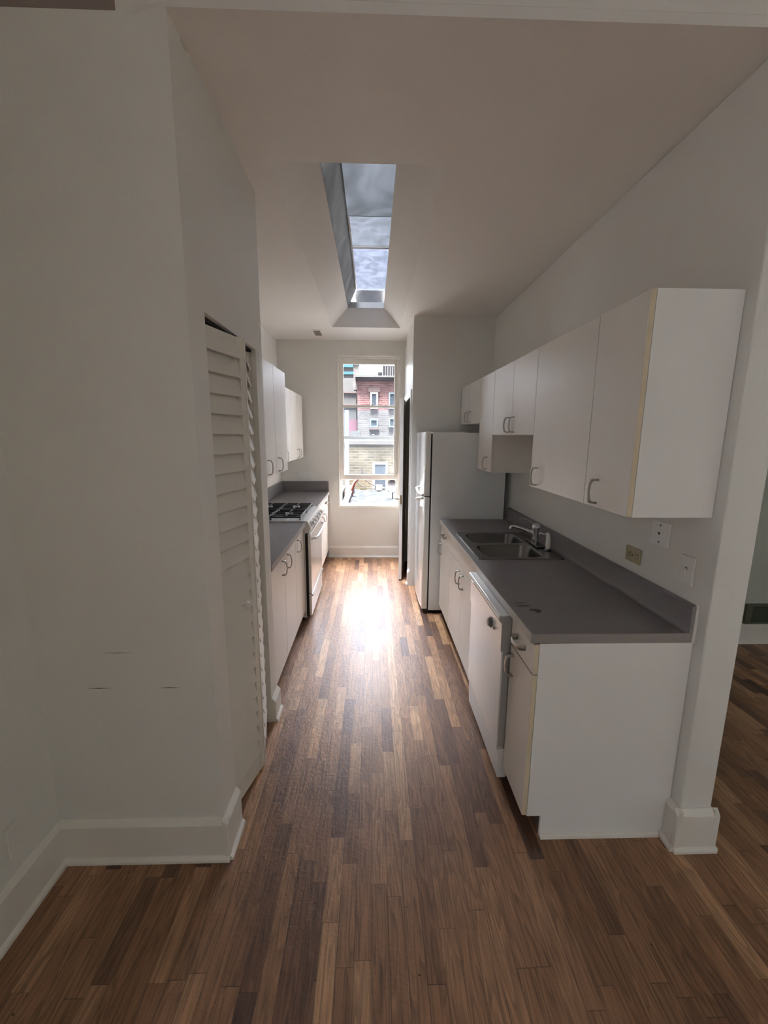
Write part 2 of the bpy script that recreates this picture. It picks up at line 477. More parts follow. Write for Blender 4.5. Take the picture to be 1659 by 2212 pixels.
slab(wm, [(SX0, SY0 - 0.001, ZC + 0.031), (SX1, SY0 - 0.001, ZC + 0.031), (UX1, SY0 - 0.001, UZ), (UX0, SY0 - 0.001, UZ)], 0.02)
struct('trim_1', wm, CEIL)
# skylight: curb, dark lip, three panes with cross bars
sk = sthing('window_2', (-0.07, 3.5, UZ))
GZ = 3.235
GX0, GX1 = -0.185, 0.145
lip = MB()
lip.box(UX0 - 0.03, UX1 + 0.06, SY1 - 0.045, SY1 + 0.05, UZ - 0.005, UZ + 0.055)
obj('sill', lip, APPL_GREY, sk)
cu = MB()
slab(cu, [(UX0, SY0, UZ), (UX0, SY1 + 0.012, UZ), (GX0, SY1 + 0.012, GZ), (GX0, SY0, GZ)], -0.01)
slab(cu, [(UX1, SY0, UZ), (UX1, SY1 + 0.012, UZ), (GX1, SY1 + 0.012, GZ), (GX1, SY0, GZ)], 0.01)
slab(cu, [(UX0, SY0, UZ), (UX1, SY0, UZ), (GX1, SY0, GZ), (GX0, SY0, GZ)], 0.01)
slab(cu, [(UX0 - 0.02, SY1 + 0.052, UZ), (UX1 + 0.03, SY1 + 0.052, UZ), (GX1 + 0.03, SY1 + 0.06, GZ), (GX0 - 0.02, SY1 + 0.06, GZ)], 0.01)
obj('curb', cu, CURB, sk)
obj('pane', B(GX0 - 0.02, GX1 + 0.02, SY0, 3.44, GZ, GZ + 0.004), FROST_NEAR, sk)
obj('pane', B(GX0 - 0.02, GX1 + 0.02, 3.44, 3.93, GZ, GZ + 0.004), FROST_MID, sk)
obj('pane', B(GX0 - 0.02, GX1 + 0.02, 3.93, SY1 + 0.09, GZ, GZ + 0.004), FROST_FAR, sk)
bar = MB()
bar.box(GX0, GX1, 3.925, 3.955, GZ - 0.012, GZ - 0.001)
bar.box(GX0 + 0.0, GX0 + 0.012, 3.44, SY1 + 0.04, GZ - 0.01, GZ - 0.001)
bar.box(GX1 - 0.008, GX1, 2.7, SY1 + 0.04, GZ - 0.01, GZ - 0.001)
bar.tube([(GX0 + 0.004, 2.66, GZ - 0.012), ((GX0 + GX1) / 2, 2.62, GZ - 0.03), (GX1 - 0.004, 2.66, GZ - 0.012)], 0.007, 8)
obj('glazing_bar', bar, APPL_GREY, sk)

# walls
T = 0.12
struct('wall_left', MB().box(XL - T, XL, LY1, YB + 0.2, 0, ZU).box(XL - T, XL, YR - 0.1, LY0, 0, ZU).box(XL - T, XL, LY0, LY1, 0, LZ0).box(XL - T, XL, LY0, LY1, LZ1, ZU), PAINT)
# bulkhead / upper front plane, with a shallow open niche at its left end
bk = MB()
bk.box(-0.722, XR2, Y1, Y1 + 0.1, ZC + 0.0305, ZU)
struct('wall_upper', bk, PAINT)
struct('trim_4', B(XL, -0.7225, Y1 + 0.03, Y1 + 0.06, ZC - 0.012, ZU), mat('niche_shade_board', (0.30, 0.245, 0.22), 0.6))  # dark board in the niche, recess shade put into its colour
q = XCL - 0.09
cw = MB()
cw.prism([(XL, Y1), (XCL, Y1), (XCL, 1.575), (q, 1.575), (q, Y1 + 0.09), (XL, Y1 + 0.09)], 'z', 0, ZC - 0.013)
cw.box(-0.722, XCL, Y1, Y1 + 0.09, ZC - 0.013, ZC + 0.03)
cw.prism([(XCL, 2.222), (XCL, YCL), (XL, YCL), (XL, YCL - 0.08), (q, YCL - 0.08), (q, 2.222)], 'z', 0, ZC)
cw.box(q, XCL, 1.575, 2.222, 2.072, ZC)
struct('wall_closet', cw, PAINT)
# the partition behind the right counter; its end is the post
struct('wall_right', MB().box(XW, 1.373, 1.43, YN + 0.1, 0, ZC), PAINT, 0.006)
nk = MB()
DY0, DY1, DZ = 4.665, 5.425, 2.06
nk.box(XN, XW, YN, YN + 0.1, 0, ZC)
nk.box(XN, XN + 0.1, YN + 0.1, DY0, 0, ZC)
nk.box(XN, XN + 0.1, DY1, YB, 0, ZC)
nk.box(XN, XN + 0.1, DY0, DY1, DZ, ZC)
struct('wall_nook', nk, PAINT_GLOSS)
# room behind door 1, its darkness painted onto the wall
struct('wall_bedroom', MB().box(1.6, 1.65, YN + 0.1, YB, 0, ZC), GAP_SHADE)
# back wall with window opening
WX0, WX1, WZ0, WZ1 = -0.461, 0.365, 0.678, 2.678
bw = MB()
bw.box(XL, WX0, YB, YB + 0.3, 0, ZC); bw.box(WX1, XR2, YB, YB + 0.3, 0, ZC)
bw.box(WX0, WX1, YB, YB + 0.3, 0, WZ0); bw.box(WX0, WX1, YB, YB + 0.3, WZ1, ZC)
struct('wall_back', bw, PAINT)
# near room and the room on the right
struct('wall_far_room', MB().box(1.373, XR2, 3.15, 3.27, 0, ZC), GREENW)
struct('wall_far_right', B(XR2, XR2 + T, YR, YB, 0, ZU), GREENW)
struct('wall_rear', B(XL, XR2, YR - 0.15, YR, 0, ZU), GREENW)
w3 = sthing('window_3', (XL - 0.06, (LY0 + LY1) / 2, LZ0))
xa, xb_ = XL - 0.09, XL - 0.04
ym = (LY0 + LY1) / 2
obj('window_frame', MB().box(xa, xb_, LY0, LY1, LZ0, LZ0 + 0.05).box(xa, xb_, LY0, LY1, LZ1 - 0.05, LZ1)
    .box(xa, xb_, LY0, LY0 + 0.05, LZ0 + 0.05, LZ1 - 0.05).box(xa, xb_, LY1 - 0.05, LY1, LZ0 + 0.05, LZ1 - 0.05)
    .box(xa, xb_, ym - 0.03, ym + 0.03, LZ0 + 0.05, LZ1 - 0.05), TRIM, w3)
obj('pane', B(xa + 0.02, xa + 0.025, LY0 + 0.05, LY1 - 0.05, LZ0 + 0.05, LZ1 - 0.05), GLASS, w3)
struct('ceiling_near_room', B(XL - T, XR2 + T, YR - 0.15, Y1 + 0.35, ZU, ZU + 0.05), CEIL)
struct('ceiling_roof', MB().box(XL - T, SX0 - 0.06, Y1 + 0.3, YB + 0.3, ZC + 0.2, ZC + 0.25).box(SX1 + 0.06, XR2 + T, Y1 + 0.3, YB + 0.3, ZC + 0.2, ZC + 0.25)
       .box(SX0 - 0.06, SX1 + 0.06, Y1 + 0.3, SY0 - 0.03, ZC + 0.2, ZC + 0.25).box(SX0 - 0.06, SX1 + 0.06, SY1 + 0.09, YB + 0.3, ZC + 0.2, ZC + 0.25), CEIL)

# baseboards: board with sloped cap and a shoe mould
def base_profile(run, a, b, face, sgn, h=0.18, t=0.022, shoe=0.014):
    """run 'x' or 'y' = direction it runs; face = wall coordinate; sgn = side it sticks out"""
    def P(d, z): return (face + sgn * d, z)
    pts = [P(0, 0), P(t + shoe, 0), P(t + shoe * 0.9, 0.012), P(t, 0.022), P(t, h - 0.022), P(0.004, h), P(0, h)]
    return MB().prism(pts, 'x' if run == 'x' else 'y', a, b)
def join(*ms):
    r = MB()
    for m in ms:
        me = bpy.data.meshes.new('t'); m.bm.to_mesh(me); m.bm.free(); r.bm.from_mesh(me); bpy.data.meshes.remove(me)
    return r
E1 = 0.024
struct('baseboard_closet', join(base_profile('x', XL, XCL + E1, Y1, -1), base_profile('y', Y1 - E1, 1.578, XCL, 1)), TRIM, 0.002)
struct('baseboard_closet_end', base_profile('y', 2.228, YCL + 0.02, XCL, 1, h=0.15), TRIM, 0.002)
struct('baseboard_left', base_profile('y', YR, Y1, XL, 1, t=0.018), TRIM)
struct('baseboard_post', join(base_profile('x', XW - E1, 1.373 + E1, 1.43, -1, h=0.185), base_profile('y', 1.43 - E1, 1.482, XW, -1, h=0.185),
       base_profile('y', 1.43 - E1, 3.15, 1.373, 1, h=0.185)), TRIM, 0.002)
struct('baseboard_back', base_profile('x', -0.6, XN, YB, -1, h=0.155, t=0.018), TRIM)
struct('baseboard_nook', join(base_profile('y', YN, DY0 - 0.08, XN, -1, h=0.17), ), TRIM)
struct('baseboard_far_room', base_profile('x', 1.4, XR2, 3.15, -1, h=0.165), TRIM)

# ------------------------------------------------------------------ kitchen window (double-hung, lower sash raised)
k = sthing('window_1', (-0.047, YB + 0.05, WZ0))
fr = MB()
D0, D1 = YB - 0.004, YB + 0.14
fr.box(WX0, WX0 + 0.022, D0, D1, WZ0, WZ1); fr.box(WX1 - 0.022, WX1, D0, D1, WZ0, WZ1)
fr.box(WX0 + 0.022, WX1 - 0.022, D0, D1, WZ1 - 0.03, WZ1)
fr.box(WX0 + 0.022, WX0 + 0.045, YB + 0.05, D1, WZ0 + 0.04, WZ1 - 0.03); fr.box(WX1 - 0.045, WX1 - 0.022, YB + 0.05, D1, WZ0 + 0.04, WZ1 - 0.03)
fr.box(WX0 + 0.045, WX1 - 0.045, YB + 0.05, D1, WZ1 - 0.055, WZ1 - 0.03)
obj('window_frame', fr, TRIM, k, 0.002)
obj('window_sill', MB().box(WX0 + 0.022, WX1 - 0.022, D0 - 0.006, D1, WZ0, WZ0 + 0.04).box(WX0 + 0.045, WX1 - 0.045, YB + 0.08, D1, WZ0 + 0.04, WZ0 + 0.055), TRIM, k, 0.003)
def sash(y, z0, z1, top, bot, glass):
    x0, x1 = WX0 + 0.046, WX1 - 0.046
    s = 0.034
    m = MB().box(x0, x0 + s, y, y + 0.032, z0, z1).box(x1 - s, x1, y, y + 0.032, z0, z1)
    m.box(x0 + s, x1 - s, y, y + 0.032, z0, z0 + bot).box(x0 + s, x1 - s, y, y + 0.032, z1 - top, z1)
    o = obj('sash', m, TRIM, k, 0.003)
    obj('pane', B(x0 + s, x1 - s, y + 0.014, y + 0.018, z0 + bot, z1 - top), glass, o)
    return o
sash(YB + 0.098, 1.60, WZ1 - 0.056, 0.06, 0.045, GLASS)          # upper, fixed
lo = sash(YB + 0.060, 1.063, 2.045, 0.032, 0.068, HAZYGLASS)     # lower, raised
lk = MB().lathe([(0.018, 0), (0.018, 0.012), (0.008, 0.014)], (0.0, YB + 0.075, 2.046)).box(-0.035, 0.0, YB + 0.068, YB + 0.08, 2.055, 2.062)
obj('sash_lock', lk, NICKEL, lo)
lk2 = MB().lathe([(0.016, 0), (0.016, 0.012), (0.008, 0.016)], (0.01, YB + 0.115, 1.648)).box(-0.03, 0.03, YB + 0.11, YB + 0.12, 1.645, 1.652)
obj('sash_lock', lk2, NICKEL, lo)
for sx in (WX0 + 0.024, WX1 - 0.044):
    tag(obj('shade_bracket', MB().box(sx, sx + 0.02, YB + 0.006, YB + 0.03, WZ1 - 0.075, WZ1 - 0.03).box(sx, sx + 0.02, YB - 0.006, YB + 0.006, WZ1 - 0.06, WZ1 - 0.045), WHITEP),
        'small white roller-shade bracket in the %s upper corner of the window' % ('left' if sx < 0 else 'right'), 'bracket')

# ------------------------------------------------------------------ door 1: white slab door standing ajar beyond the refrigerator
d = sthing('door_1', (XN, DY1, 0))
cs = MB()
cs.box(XN - 0.012, XN, DY0 - 0.075, DY0, 0, DZ + 0.075).box(XN - 0.012, XN, DY1, DY1 + 0.075, 0, DZ + 0.075)
cs.box(XN - 0.012, XN, DY0, DY1, DZ, DZ + 0.075)
obj('casing', cs, TRIM, d, 0.003)
Lp, Hp = Vector((0.302, 4.672, 0)), Vector((XN - 0.02, DY1 - 0.004, 0))
du = (Hp - Lp).normalized(); dn = Vector((du.y, -du.x, 0))
def dxf(v): return Lp + du * v.x + dn * v.y + Vector((0, 0, v.z))
ln = (Hp - Lp).length
dl = obj('door_slab', B(0, ln, 0, 0.035, 0.012, DZ - 0.012, xf=dxf), LAM, d, 0.003)
hb = MB()
hb.tube([dxf(Vector((0.06, 0, 0.95))), dxf(Vector((0.06, -0.05, 0.95)))], 0.012, 14)
hb.tube([dxf(Vector((0.06, -0.045, 0.95))), dxf(Vector((0.09, -0.055, 0.953))), dxf(Vector((0.15, -0.05, 0.95)))], [0.010, 0.009, 0.007], 12)
hb.lathe([(0.026, 0), (0.026, 0.006)], dxf(Vector((0.06, -0.006, 0.95))), 'x')
obj('door_handle', hb, NICKEL, dl, smooth=True)
lt = MB().box(-0.003, 0.0, 0.008, 0.027, 0.90, 1.0, xf=dxf).tube([dxf(Vector((-0.012, 0.018, 0.95))), dxf(Vector((0.0, 0.018, 0.95)))], 0.008, 10)
obj('latch_plate', lt, BRASS, dl)
obj('strike_plate', B(XN + 0.02, XN + 0.045, DY0 - 0.001, DY0 + 0.003, 0.92, 0.98), BRASS, d)

# ------------------------------------------------------------------ door 2: louvred bifold on the closet
bf = sthing('door_2', (XCL, 1.9, 0))
Pz0, Pz1 = 0.015, 2.052
def louvre_panel(P0, P1, knob=None, out=0.032):
    P0, P1 = Vector((*P0, 0)), Vector((*P1, 0))
    u = (P1 - P0).normalized(); n = Vector((u.y, -u.x, 0))      # n points out to the kitchen
    W = (P1 - P0).length
    def xf(v): return P0 + u * v.x + n * (v.y - 0.028) + Vector((0, 0, v.z))
    s = 0.038
    f = MB().box(0, s, 0, 0.028, Pz0, Pz1, xf=xf).box(W - s, W, 0, 0.028, Pz0, Pz1, xf=xf)
    f.box(s, W - s, 0.002, 0.026, Pz0, Pz0 + 0.10, xf=xf).box(s, W - s, 0.004, 0.016, Pz1 - 0.04, Pz1, xf=xf)
    fo = obj('panel_frame', f, TRIM, bf, 0.002)
    lv = MB(); z = Pz0 + 0.10; top = Pz1 - 0.012; pitch = 0.0755
    cnt = int((top - z) / pitch)
    pitch = (top - z) / cnt
    for i in range(cnt):
        a = z + i * pitch
        pts = [(out - 0.005, a), (out, a + 0.003), (0.011, a + pitch + 0.008), (0.004, a + pitch + 0.004)]
        lv.prism(pts, 'x', s - 0.001, W - s + 0.001, xf=xf)
    obj('louvres', lv, TRIM, fo)
    if knob:
        c = xf(Vector((knob, 0.034, 0.92)))
        obj('knob', MB().tube([c, c + n * 0.012, c + n * 0.02, c + n * 0.03], [0.008, 0.008, 0.017, 0.012], 14), WHITEP, fo, smooth=True)
louvre_panel((-0.615, 1.582), (-0.543, 1.889), 0.19)
louvre_panel((-0.541, 1.896), (-0.612, 2.212), out=0.036)
obj('track', B(XCL - 0.07, XCL - 0.02, 1.58, 2.218, 2.058, 2.0715), BLACKG, bf)
bpy_closet = struct('wall_closet_inside', B(XL, XL + 0.01, Y1 + 0.1, YCL - 0.09, 0, 2.78), mat('closet_shade_lining', (0.2, 0.18, 0.16), 0.8))  # dark sheet over the wall, closet gloom put into its colour

# ------------------------------------------------------------------ cabinet hardware
def handle_mesh():
    path = [(0.0, 0.048), (0.010, 0.048), (0.024, 0.046), (0.031, 0.030), (0.034, 0.0), (0.031, -0.030), (0.024, -0.046), (0.010, -0.048), (0.0, -0.048)]
    wid = [0.012, 0.012, 0.011, 0.0075, 0.0065, 0.0075, 0.011, 0.012, 0.012]
    bm = bmesh.new(); rings = []
    for i, (x, z) in enumerate(path):
        a = Vector(path[min(i + 1, 8)]) - Vector(path[max(i - 1, 0)])
        a.normalize(); nx, nz = a.y, -a.x
        t = 0.0034
        ring = [bm.verts.new((x + nx * t * s1, wid[i] * s2, z + nz * t * s1)) for s1, s2 in ((1, 1), (1, -1), (-1, -1), (-1, 1))]
        rings.append(ring)
    for i in range(8):
        for q in range(4):
            bm.faces.new([rings[i][q], rings[i][(q + 1) % 4], rings[i + 1][(q + 1) % 4], rings[i + 1][q]])
    bm.faces.new(rings[0]); bm.faces.new(rings[-1])
    bmesh.ops.recalc_face_normals(bm, faces=bm.faces)
    me = bpy.data.meshes.new('handle'); bm.to_mesh(me); bm.free(); me.materials.append(NICKEL)
    for p in me.polygons: p.use_smooth = True
    return me
HM = handle_mesh()
def handle(parent, x, y, z, side, horiz=False):
    """side -1: front faces -x (right run); +1: front faces +x (left run)"""
    o = bpy.data.objects.new('handle', HM); COL.objects.link(o)
    o.parent = parent; o.location = Vector((x, y, z)) - LOC[parent]
    o.rotation_euler = (math.pi / 2 if horiz else 0, 0, 0 if side > 0 else math.pi)
    LOC[o] = LOC[parent]
    o['label'] = 'brushed metal bow handle'
def front(name, parent, xf_, side, y0, y1, z0, z1, hy=None, hz=None, horiz=False, edge=False):
    """door or drawer front, 19 mm thick, its face at x = xf_"""
    g = 0.0024
    back = xf_ - side * 0.019
    o = obj(name, B(xf_, back, y0 + g, y1 - g, z0 + g, z1 - g), LAM, parent, 0.0012)
    if edge:
        obj('edge_band', B(xf_ - side * 0.0015, back, y0 + g - 0.0012, y0 + g - 0.0002, z0 + g, z1 - g), EDGE, o, label='yellowed edge band')
    if hy is not None: handle(o, xf_, hy, hz, side, horiz)
    return o
def carcass(parent, xfront, side, xback, y0, y1, z0, z1, kick=None, mname='body', m=None):
    """panels, open only where the doors close it; toe space below"""
    b = B(xfront, xback, y0, y1, z0, z1)
    o = obj(mname, b, m or LAM, parent)
    if kick is not None:
        obj('toe_kick', B(kick, kick + side * -0.015, y0 + 0.002, y1 - 0.002, 0, z0), KICK, parent, label='dark toe board')
    return o

XF = 0.622      # right base door faces
XB = XW - 0.003
# near right base cabinet, with its plain end panel
c = thing('base_cabinet', (0.9, 1.6, 0), 'white base cabinet at the near end of the right counter, plain side panel showing', 'cabinet', 'white kitchen base cabinets')
obj('body', MB().box(0.6425, XB, 1.496, 1.742, 0.104, 0.875), GAP_SHADE, c)
obj('side_panel', MB().prism([(0.6425, 0.104), (0.702, 0.104), (0.702, 0.0), (XW - 0.003, 0.0), (XW - 0.003, 0.875), (0.6425, 0.875)], 'y', 1.482, 1.4955), LAM_END, c)
obj('toe_kick', B(0.703, 0.715, 1.496, 1.742, 0, 0.104), KICK, c)
obj('shoe_mould', MB().prism([(1.482, 0.0), (1.470, 0.0), (1.472, 0.012), (1.478, 0.018), (1.482, 0.019)], 'x', 0.703, XW - 0.038), TRIM, c)
front('drawer', c, XF, -1, 1.482, 1.742, 0.745, 0.872, 1.618, 0.812, True, True)
front('door', c, XF, -1, 1.482, 1.742, 0.106, 0.742, 1.700, 0.66, False, True)
# sink base
c = thing('base_cabinet', (0.9, 2.8, 0), 'white sink base cabinet beyond the dishwasher, false drawer front over two doors', 'cabinet', 'white kitchen base cabinets')
obj('body', MB().box(0.6425, XB, 2.352, 3.25, 0.104, 0.72).box(0.6425, 0.66, 2.352, 3.25, 0.72, 0.875), GAP_SHADE, c)
obj('toe_kick', B(0.703, 0.715, 2.354, 3.25, 0, 0.104), KICK, c)
front('false_front', c, XF, -1, 2.352, 3.25, 0.745, 0.872)
front('door', c, XF, -1, 2.352, 2.80, 0.106, 0.742, 2.745, 0.665)
front('door', c, XF, -1, 2.80, 3.25, 0.106, 0.742, 2.862, 0.665)
# far narrow base
c = thing('base_cabinet', (0.9, 3.48, 0), 'narrow white base cabinet between the sink base and the refrigerator, one drawer over one door', 'cabinet', 'white kitchen base cabinets')
obj('body', MB().box(0.6425, XB, 3.252, 3.712, 0.104, 0.72).box(0.6425, 0.66, 3.252, 3.712, 0.72, 0.875), GAP_SHADE, c)
obj('toe_kick', B(0.703, 0.715, 3.252, 3.71, 0, 0.104), KICK, c)
front('drawer', c, XF, -1, 3.25, 3.712, 0.745, 0.872, 3.48, 0.81, True)
front('door', c, XF, -1, 3.25, 3.712, 0.106, 0.742, 3.655, 0.655)

# ------------------------------------------------------------------ dishwasher
dw = thing('dishwasher', (0.9, 2.05, 0), 'white built-in dishwasher with a round dark dial under the right counter', 'dishwasher')
DA, DB = 1.748, 2.346
obj('body', B(0.62, XB - 0.03, DA + 0.003, DB - 0.003, 0.05, 0.868), APPL_GREY, dw)
obj('door', MB().prism([(0.585, 0.205), (0.585, 0.70), (0.62, 0.70), (0.62, 0.205)], 'y', DA, DB), APPL, dw, 0.004)
obj('side_gasket', B(0.592, 0.6195, DA - 0.004, DA - 0.0005, 0.215, 0.70), APPL_GREY, dw)
cp = MB().prism([(0.578, 0.702), (0.578, 0.828), (0.594, 0.836), (0.594, 0.846), (0.566, 0.850), (0.562, 0.866), (0.570, 0.874), (0.62, 0.874), (0.62, 0.702)], 'y', DA, DB)
con = obj('control_panel', cp, APPL, dw, 0.0015)
obj('end_cap', MB().prism([(0.580, 0.70), (0.578, 0.836), (0.564, 0.850), (0.564, 0.868), (0.62, 0.872), (0.62, 0.70)], 'y', DA - 0.004, DA - 0.0005), APPL_GREY, con)
obj('recess_shadow', B(0.586, 0.5935, DA + 0.01, DB - 0.01, 0.830, 0.845), DIAL, con)  # dark strip painted in as the shadow under the pull lip
obj('dial', MB().lathe([(0.026, 0), (0.026, -0.006), (0.018, -0.014), (0.017, -0.018)], (0.578, 1.905, 0.768), 'x'), DIAL, con, smooth=True)
obj('button', MB().lathe([(0.007, 0), (0.007, -0.012)], (0.578, 1.842, 0.768), 'x'), NICKEL, con, smooth=True)
obj('kick_plate', MB().prism([(0.598, 0.045), (0.592, 0.19), (0.600, 0.20), (0.64, 0.20), (0.64, 0.045)], 'y', DA, DB), APPL, dw, 0.003)

# ------------------------------------------------------------------ right worktop with sink cut-out
SKX0, SKX1, SKY0, SKY1 = 0.66, 1.165, 2.475, 3.16
cX0 = 0.6069
ct = thing('countertop', (0.92, 2.6, 0.876), 'long grey laminate countertop on the right, holding the double sink', 'countertop', 'grey laminate countertops')
m = MB()
m.box(cX0 + 0.004, XB, 1.486, SKY0, 0.877, 0.914).box(cX0 + 0.004, XB, SKY1, 3.722, 0.877, 0.914)
m.box(cX0 + 0.004, SKX0, SKY0, SKY1, 0.877, 0.914).box(SKX1, XB, SKY0, SKY1, 0.877, 0.914)
obj('worktop', m, COUNTER, ct)
obj('front_edge', B(cX0, cX0 + 0.0038, 1.4865, 3.722, 0.877, 0.9135), EDGE_LIT, ct)
obj('end_edge', B(cX0, XB - 0.002, 1.482, 1.4858, 0.877, 0.9135), COUNTER_EDGE, ct)
obj('backsplash', MB().prism([(XB, 0.914), (XB, 1.024), (XB - 0.012, 1.024), (XB - 0.020, 1.018), (XB - 0.020, 0.926), (XB - 0.026, 0.918), (XB - 0.034, 0.9142)], 'y', 1.486, 3.722), COUNTER, ct, smooth=True)
obj('backsplash_end', B(XB - 0.020, XB - 0.002, 1.482, 1.4858, 0.9140, 1.0225), COUNTER_EDGE, ct)
obj('caulk', MB().tube([(XW - 0.004, 1.484, 0.876), (XW - 0.003, 1.482, 0.93), (XW - 0.004, 1.484, 1.026)], [0.007, 0.006, 0.005], 8), CAULK, ct, smooth=True)
# burn marks on the worktop
def blotch(mb, cx, cy, z, rx, ry, n=22, jag=0.35, h=0.0006):
    pts = []
    for i in range(n):
        a = 2 * math.pi * i / n; r = 1 + random.uniform(-jag, jag)
        pts.append((cx + rx * r * math.cos(a), cy + ry * r * math.sin(a)))
    mb.prism(pts, 'z', z, z + h)
m = MB()
def burn():
    global m
    obj('burn_mark', m, STAIN, ct, label='black burn mark'); m = MB()
blotch(m, 0.706, 1.712, 0.9141, 0.026, 0.011); blotch(m, 0.714, 1.700, 0.9148, 0.012, 0.018); burn()
blotch(m, 0.672, 1.755, 0.9141, 0.030, 0.006, jag=0.25); burn()
blotch(m, 0.668, 1.788, 0.9141, 0.028, 0.0032, jag=0.25); burn()

# sink
sk = thing('sink', (0.91, 2.815, 0.914), 'stainless steel double-bowl sink set in the right counter', 'sink')
def rrect(x0, x1, y0, y1, r, n=6):
    pts = []
    for cx, cy, a0 in ((x1 - r, y1 - r, 0), (x0 + r, y1 - r, 90), (x0 + r, y0 + r, 180), (x1 - r, y0 + r, 270)):
        for i in range(n + 1):
            a = math.radians(a0 + 90 * i / n); pts.append((cx + r * math.cos(a), cy + r * math.sin(a)))
    return pts
def bridge(bm, A, Bv):
    n = len(A)
    for i in range(n):
        bm.faces.new([A[i], A[(i + 1) % n], Bv[(i + 1) % n], Bv[i]])
R0 = (0.644, 1.182, 2.458, 3.174)
BW = [(0.70, 1.075, 2.492, 2.795), (0.70, 1.075, 2.838, 3.140)]
rim = MB(); bm = rim.bm
zt = 0.9205
# deck pieces around the bowls
def ring(pts, z): return [bm.verts.new((p[0], p[1], z)) for p in pts]
for i, (x0, x1, y0, y1) in enumerate(BW):
    oy0 = R0[2] if i == 0 else 2.8165; oy1 = 2.8165 if i == 0 else R0[3]
    outer = rrect(R0[0] + 0.004, R0[1] - 0.004, oy0 + (0.004 if i == 0 else 0), oy1 - (0.004 if i else 0), 0.0005)
    inner = rrect(x0, x1, y0, y1, 0.07)
    o1 = ring(outer, zt); i1 = ring(inner, zt); bridge(bm, o1, i1)
    i2 = ring(rrect(x0 + 0.004, x1 - 0.004, y0 + 0.004, y1 - 0.004, 0.066), zt - 0.006)
    i3 = ring(rrect(x0 + 0.016, x1 - 0.016, y0 + 0.016, y1 - 0.016, 0.065), zt - 0.13)
    i4 = ring(rrect(x0 + 0.04, x1 - 0.04, y0 + 0.04, y1 - 0.04, 0.05), zt - 0.165)
    bridge(bm, i1, i2); bridge(bm, i2, i3); bridge(bm, i3, i4); bm.faces.new(i4)
out = ring(rrect(*R0, 0.02), 0.9145); out2 = ring(rrect(R0[0] + 0.005, R0[1] - 0.005, R0[2] + 0.005, R0[3] - 0.005, 0.018), zt + 0.0012)
out3 = ring(rrect(R0[0] + 0.012, R0[1] - 0.012, R0[2] + 0.012, R0[3] - 0.012, 0.016), zt + 0.0002)
bridge(bm, out, out2); bridge(bm, out2, out3)
so = obj('basin', rim, STEEL, sk, smooth=True)
for x0, x1, y0, y1 in BW:
    cx, cy = (x0 + x1) / 2, (y0 + y1) / 2
    obj('drain', MB().lathe([(0.044, 0), (0.044, 0.003), (0.034, 0.001), (0.012, 0.001)], (cx, cy, zt - 0.1648)), CHROME, sk, smooth=True)
fc = thing('faucet', (1.13, 2.82, 0.921), 'chrome single-lever kitchen faucet behind the sink', 'faucet')
obj('base_plate', MB().prism([(1.105 + 0.0, 2.70), (1.155, 2.70), (1.162, 2.715), (1.162, 2.925), (1.155, 2.94), (1.105, 2.94), (1.098, 2.925), (1.098, 2.715)], 'z', 0.921, 0.932), STEEL, fc, 0.004, seg=3)
obj('column', MB().lathe([(0.027, 0), (0.026, 0.03), (0.022, 0.06), (0.024, 0.085), (0.027, 0.10), (0.026, 0.118), (0.018, 0.130), (0.006, 0.134)], (1.13, 2.82, 0.932)), CHROME, fc, smooth=True)
obj('spout', MB().tube([(1.125, 2.82, 0.985), (1.09, 2.825, 1.005), (1.03, 2.835, 1.028), (0.985, 2.843, 1.040), (0.968, 2.846, 1.040), (0.962, 2.847, 1.022)], [0.016, 0.014, 0.012, 0.011, 0.012, 0.012], 14), CHROME, fc, smooth=True)
obj('lever', MB().tube([(1.125, 2.82, 1.058), (1.10, 2.825, 1.068), (1.065, 2.832, 1.088), (1.03, 2.838, 1.094), (1.015, 2.840, 1.090)], [0.012, 0.008, 0.006, 0.008, 0.005], 12, squash=(0.6, 1)), CHROME, fc, smooth=True)
spy = thing('sink_sprayer', (1.152, 2.655, 0.921), 'white pull-out sprayer standing beside the chrome faucet', 'sprayer')
obj('collar', MB().lathe([(0.022, 0), (0.022, 0.006), (0.015, 0.012)], (1.152, 2.655, 0.921)), STEEL, spy, smooth=True)
obj('body', MB().tube([(1.152, 2.655, 0.93), (1.152, 2.655, 0.96), (1.151, 2.656, 1.0), (1.147, 2.657, 1.025), (1.141, 2.659, 1.036)], [0.014, 0.016, 0.0135, 0.012, 0.008], 14), WHITEP, spy, smooth=True)
obj('nozzle', MB().tube([(1.150, 2.656, 1.022), (1.118, 2.664, 1.024), (1.096, 2.668, 1.03)], [0.007, 0.007, 0.011], 12), CHROME, spy, smooth=True)

# ------------------------------------------------------------------ right wall cabinets
XU = 0.921
ZB, ZT = 1.368, 2.142
G = 'white wall cabinets on the right wall'
def wallcab(y0, y1, z0, label, doors, m=LAM, group=G, side=-1, xf_=XU, xb=XB, ztop=ZT, edge=False, end=False):
    c = thing('wall_cabinet', ((xf_ + xb) / 2, (y0 + y1) / 2, z0), label, 'cabinet', group)
    ya = y0 + 0.0008
    obj('body', B(xf_ - side * 0.021, xb, ya, y1 - 0.0008, z0, ztop), m, c)
    for i, (a, b, hy) in enumerate(doors):
        front('door', c, xf_, side, a, b, z0, ztop, hy, z0 + 0.068, edge=(edge and i == 0))
    return c
wallcab(1.479, 1.797, ZB, 'narrow white wall cabinet nearest the camera, bare side panel and yellowed edge', [(1.479, 1.797, 1.70)], m=LAM_END, edge=True)
wallcab(1.797, 2.435, ZB, 'wide white wall cabinet with one door, second from the camera on the right wall', [(1.797, 2.435, 2.345)])
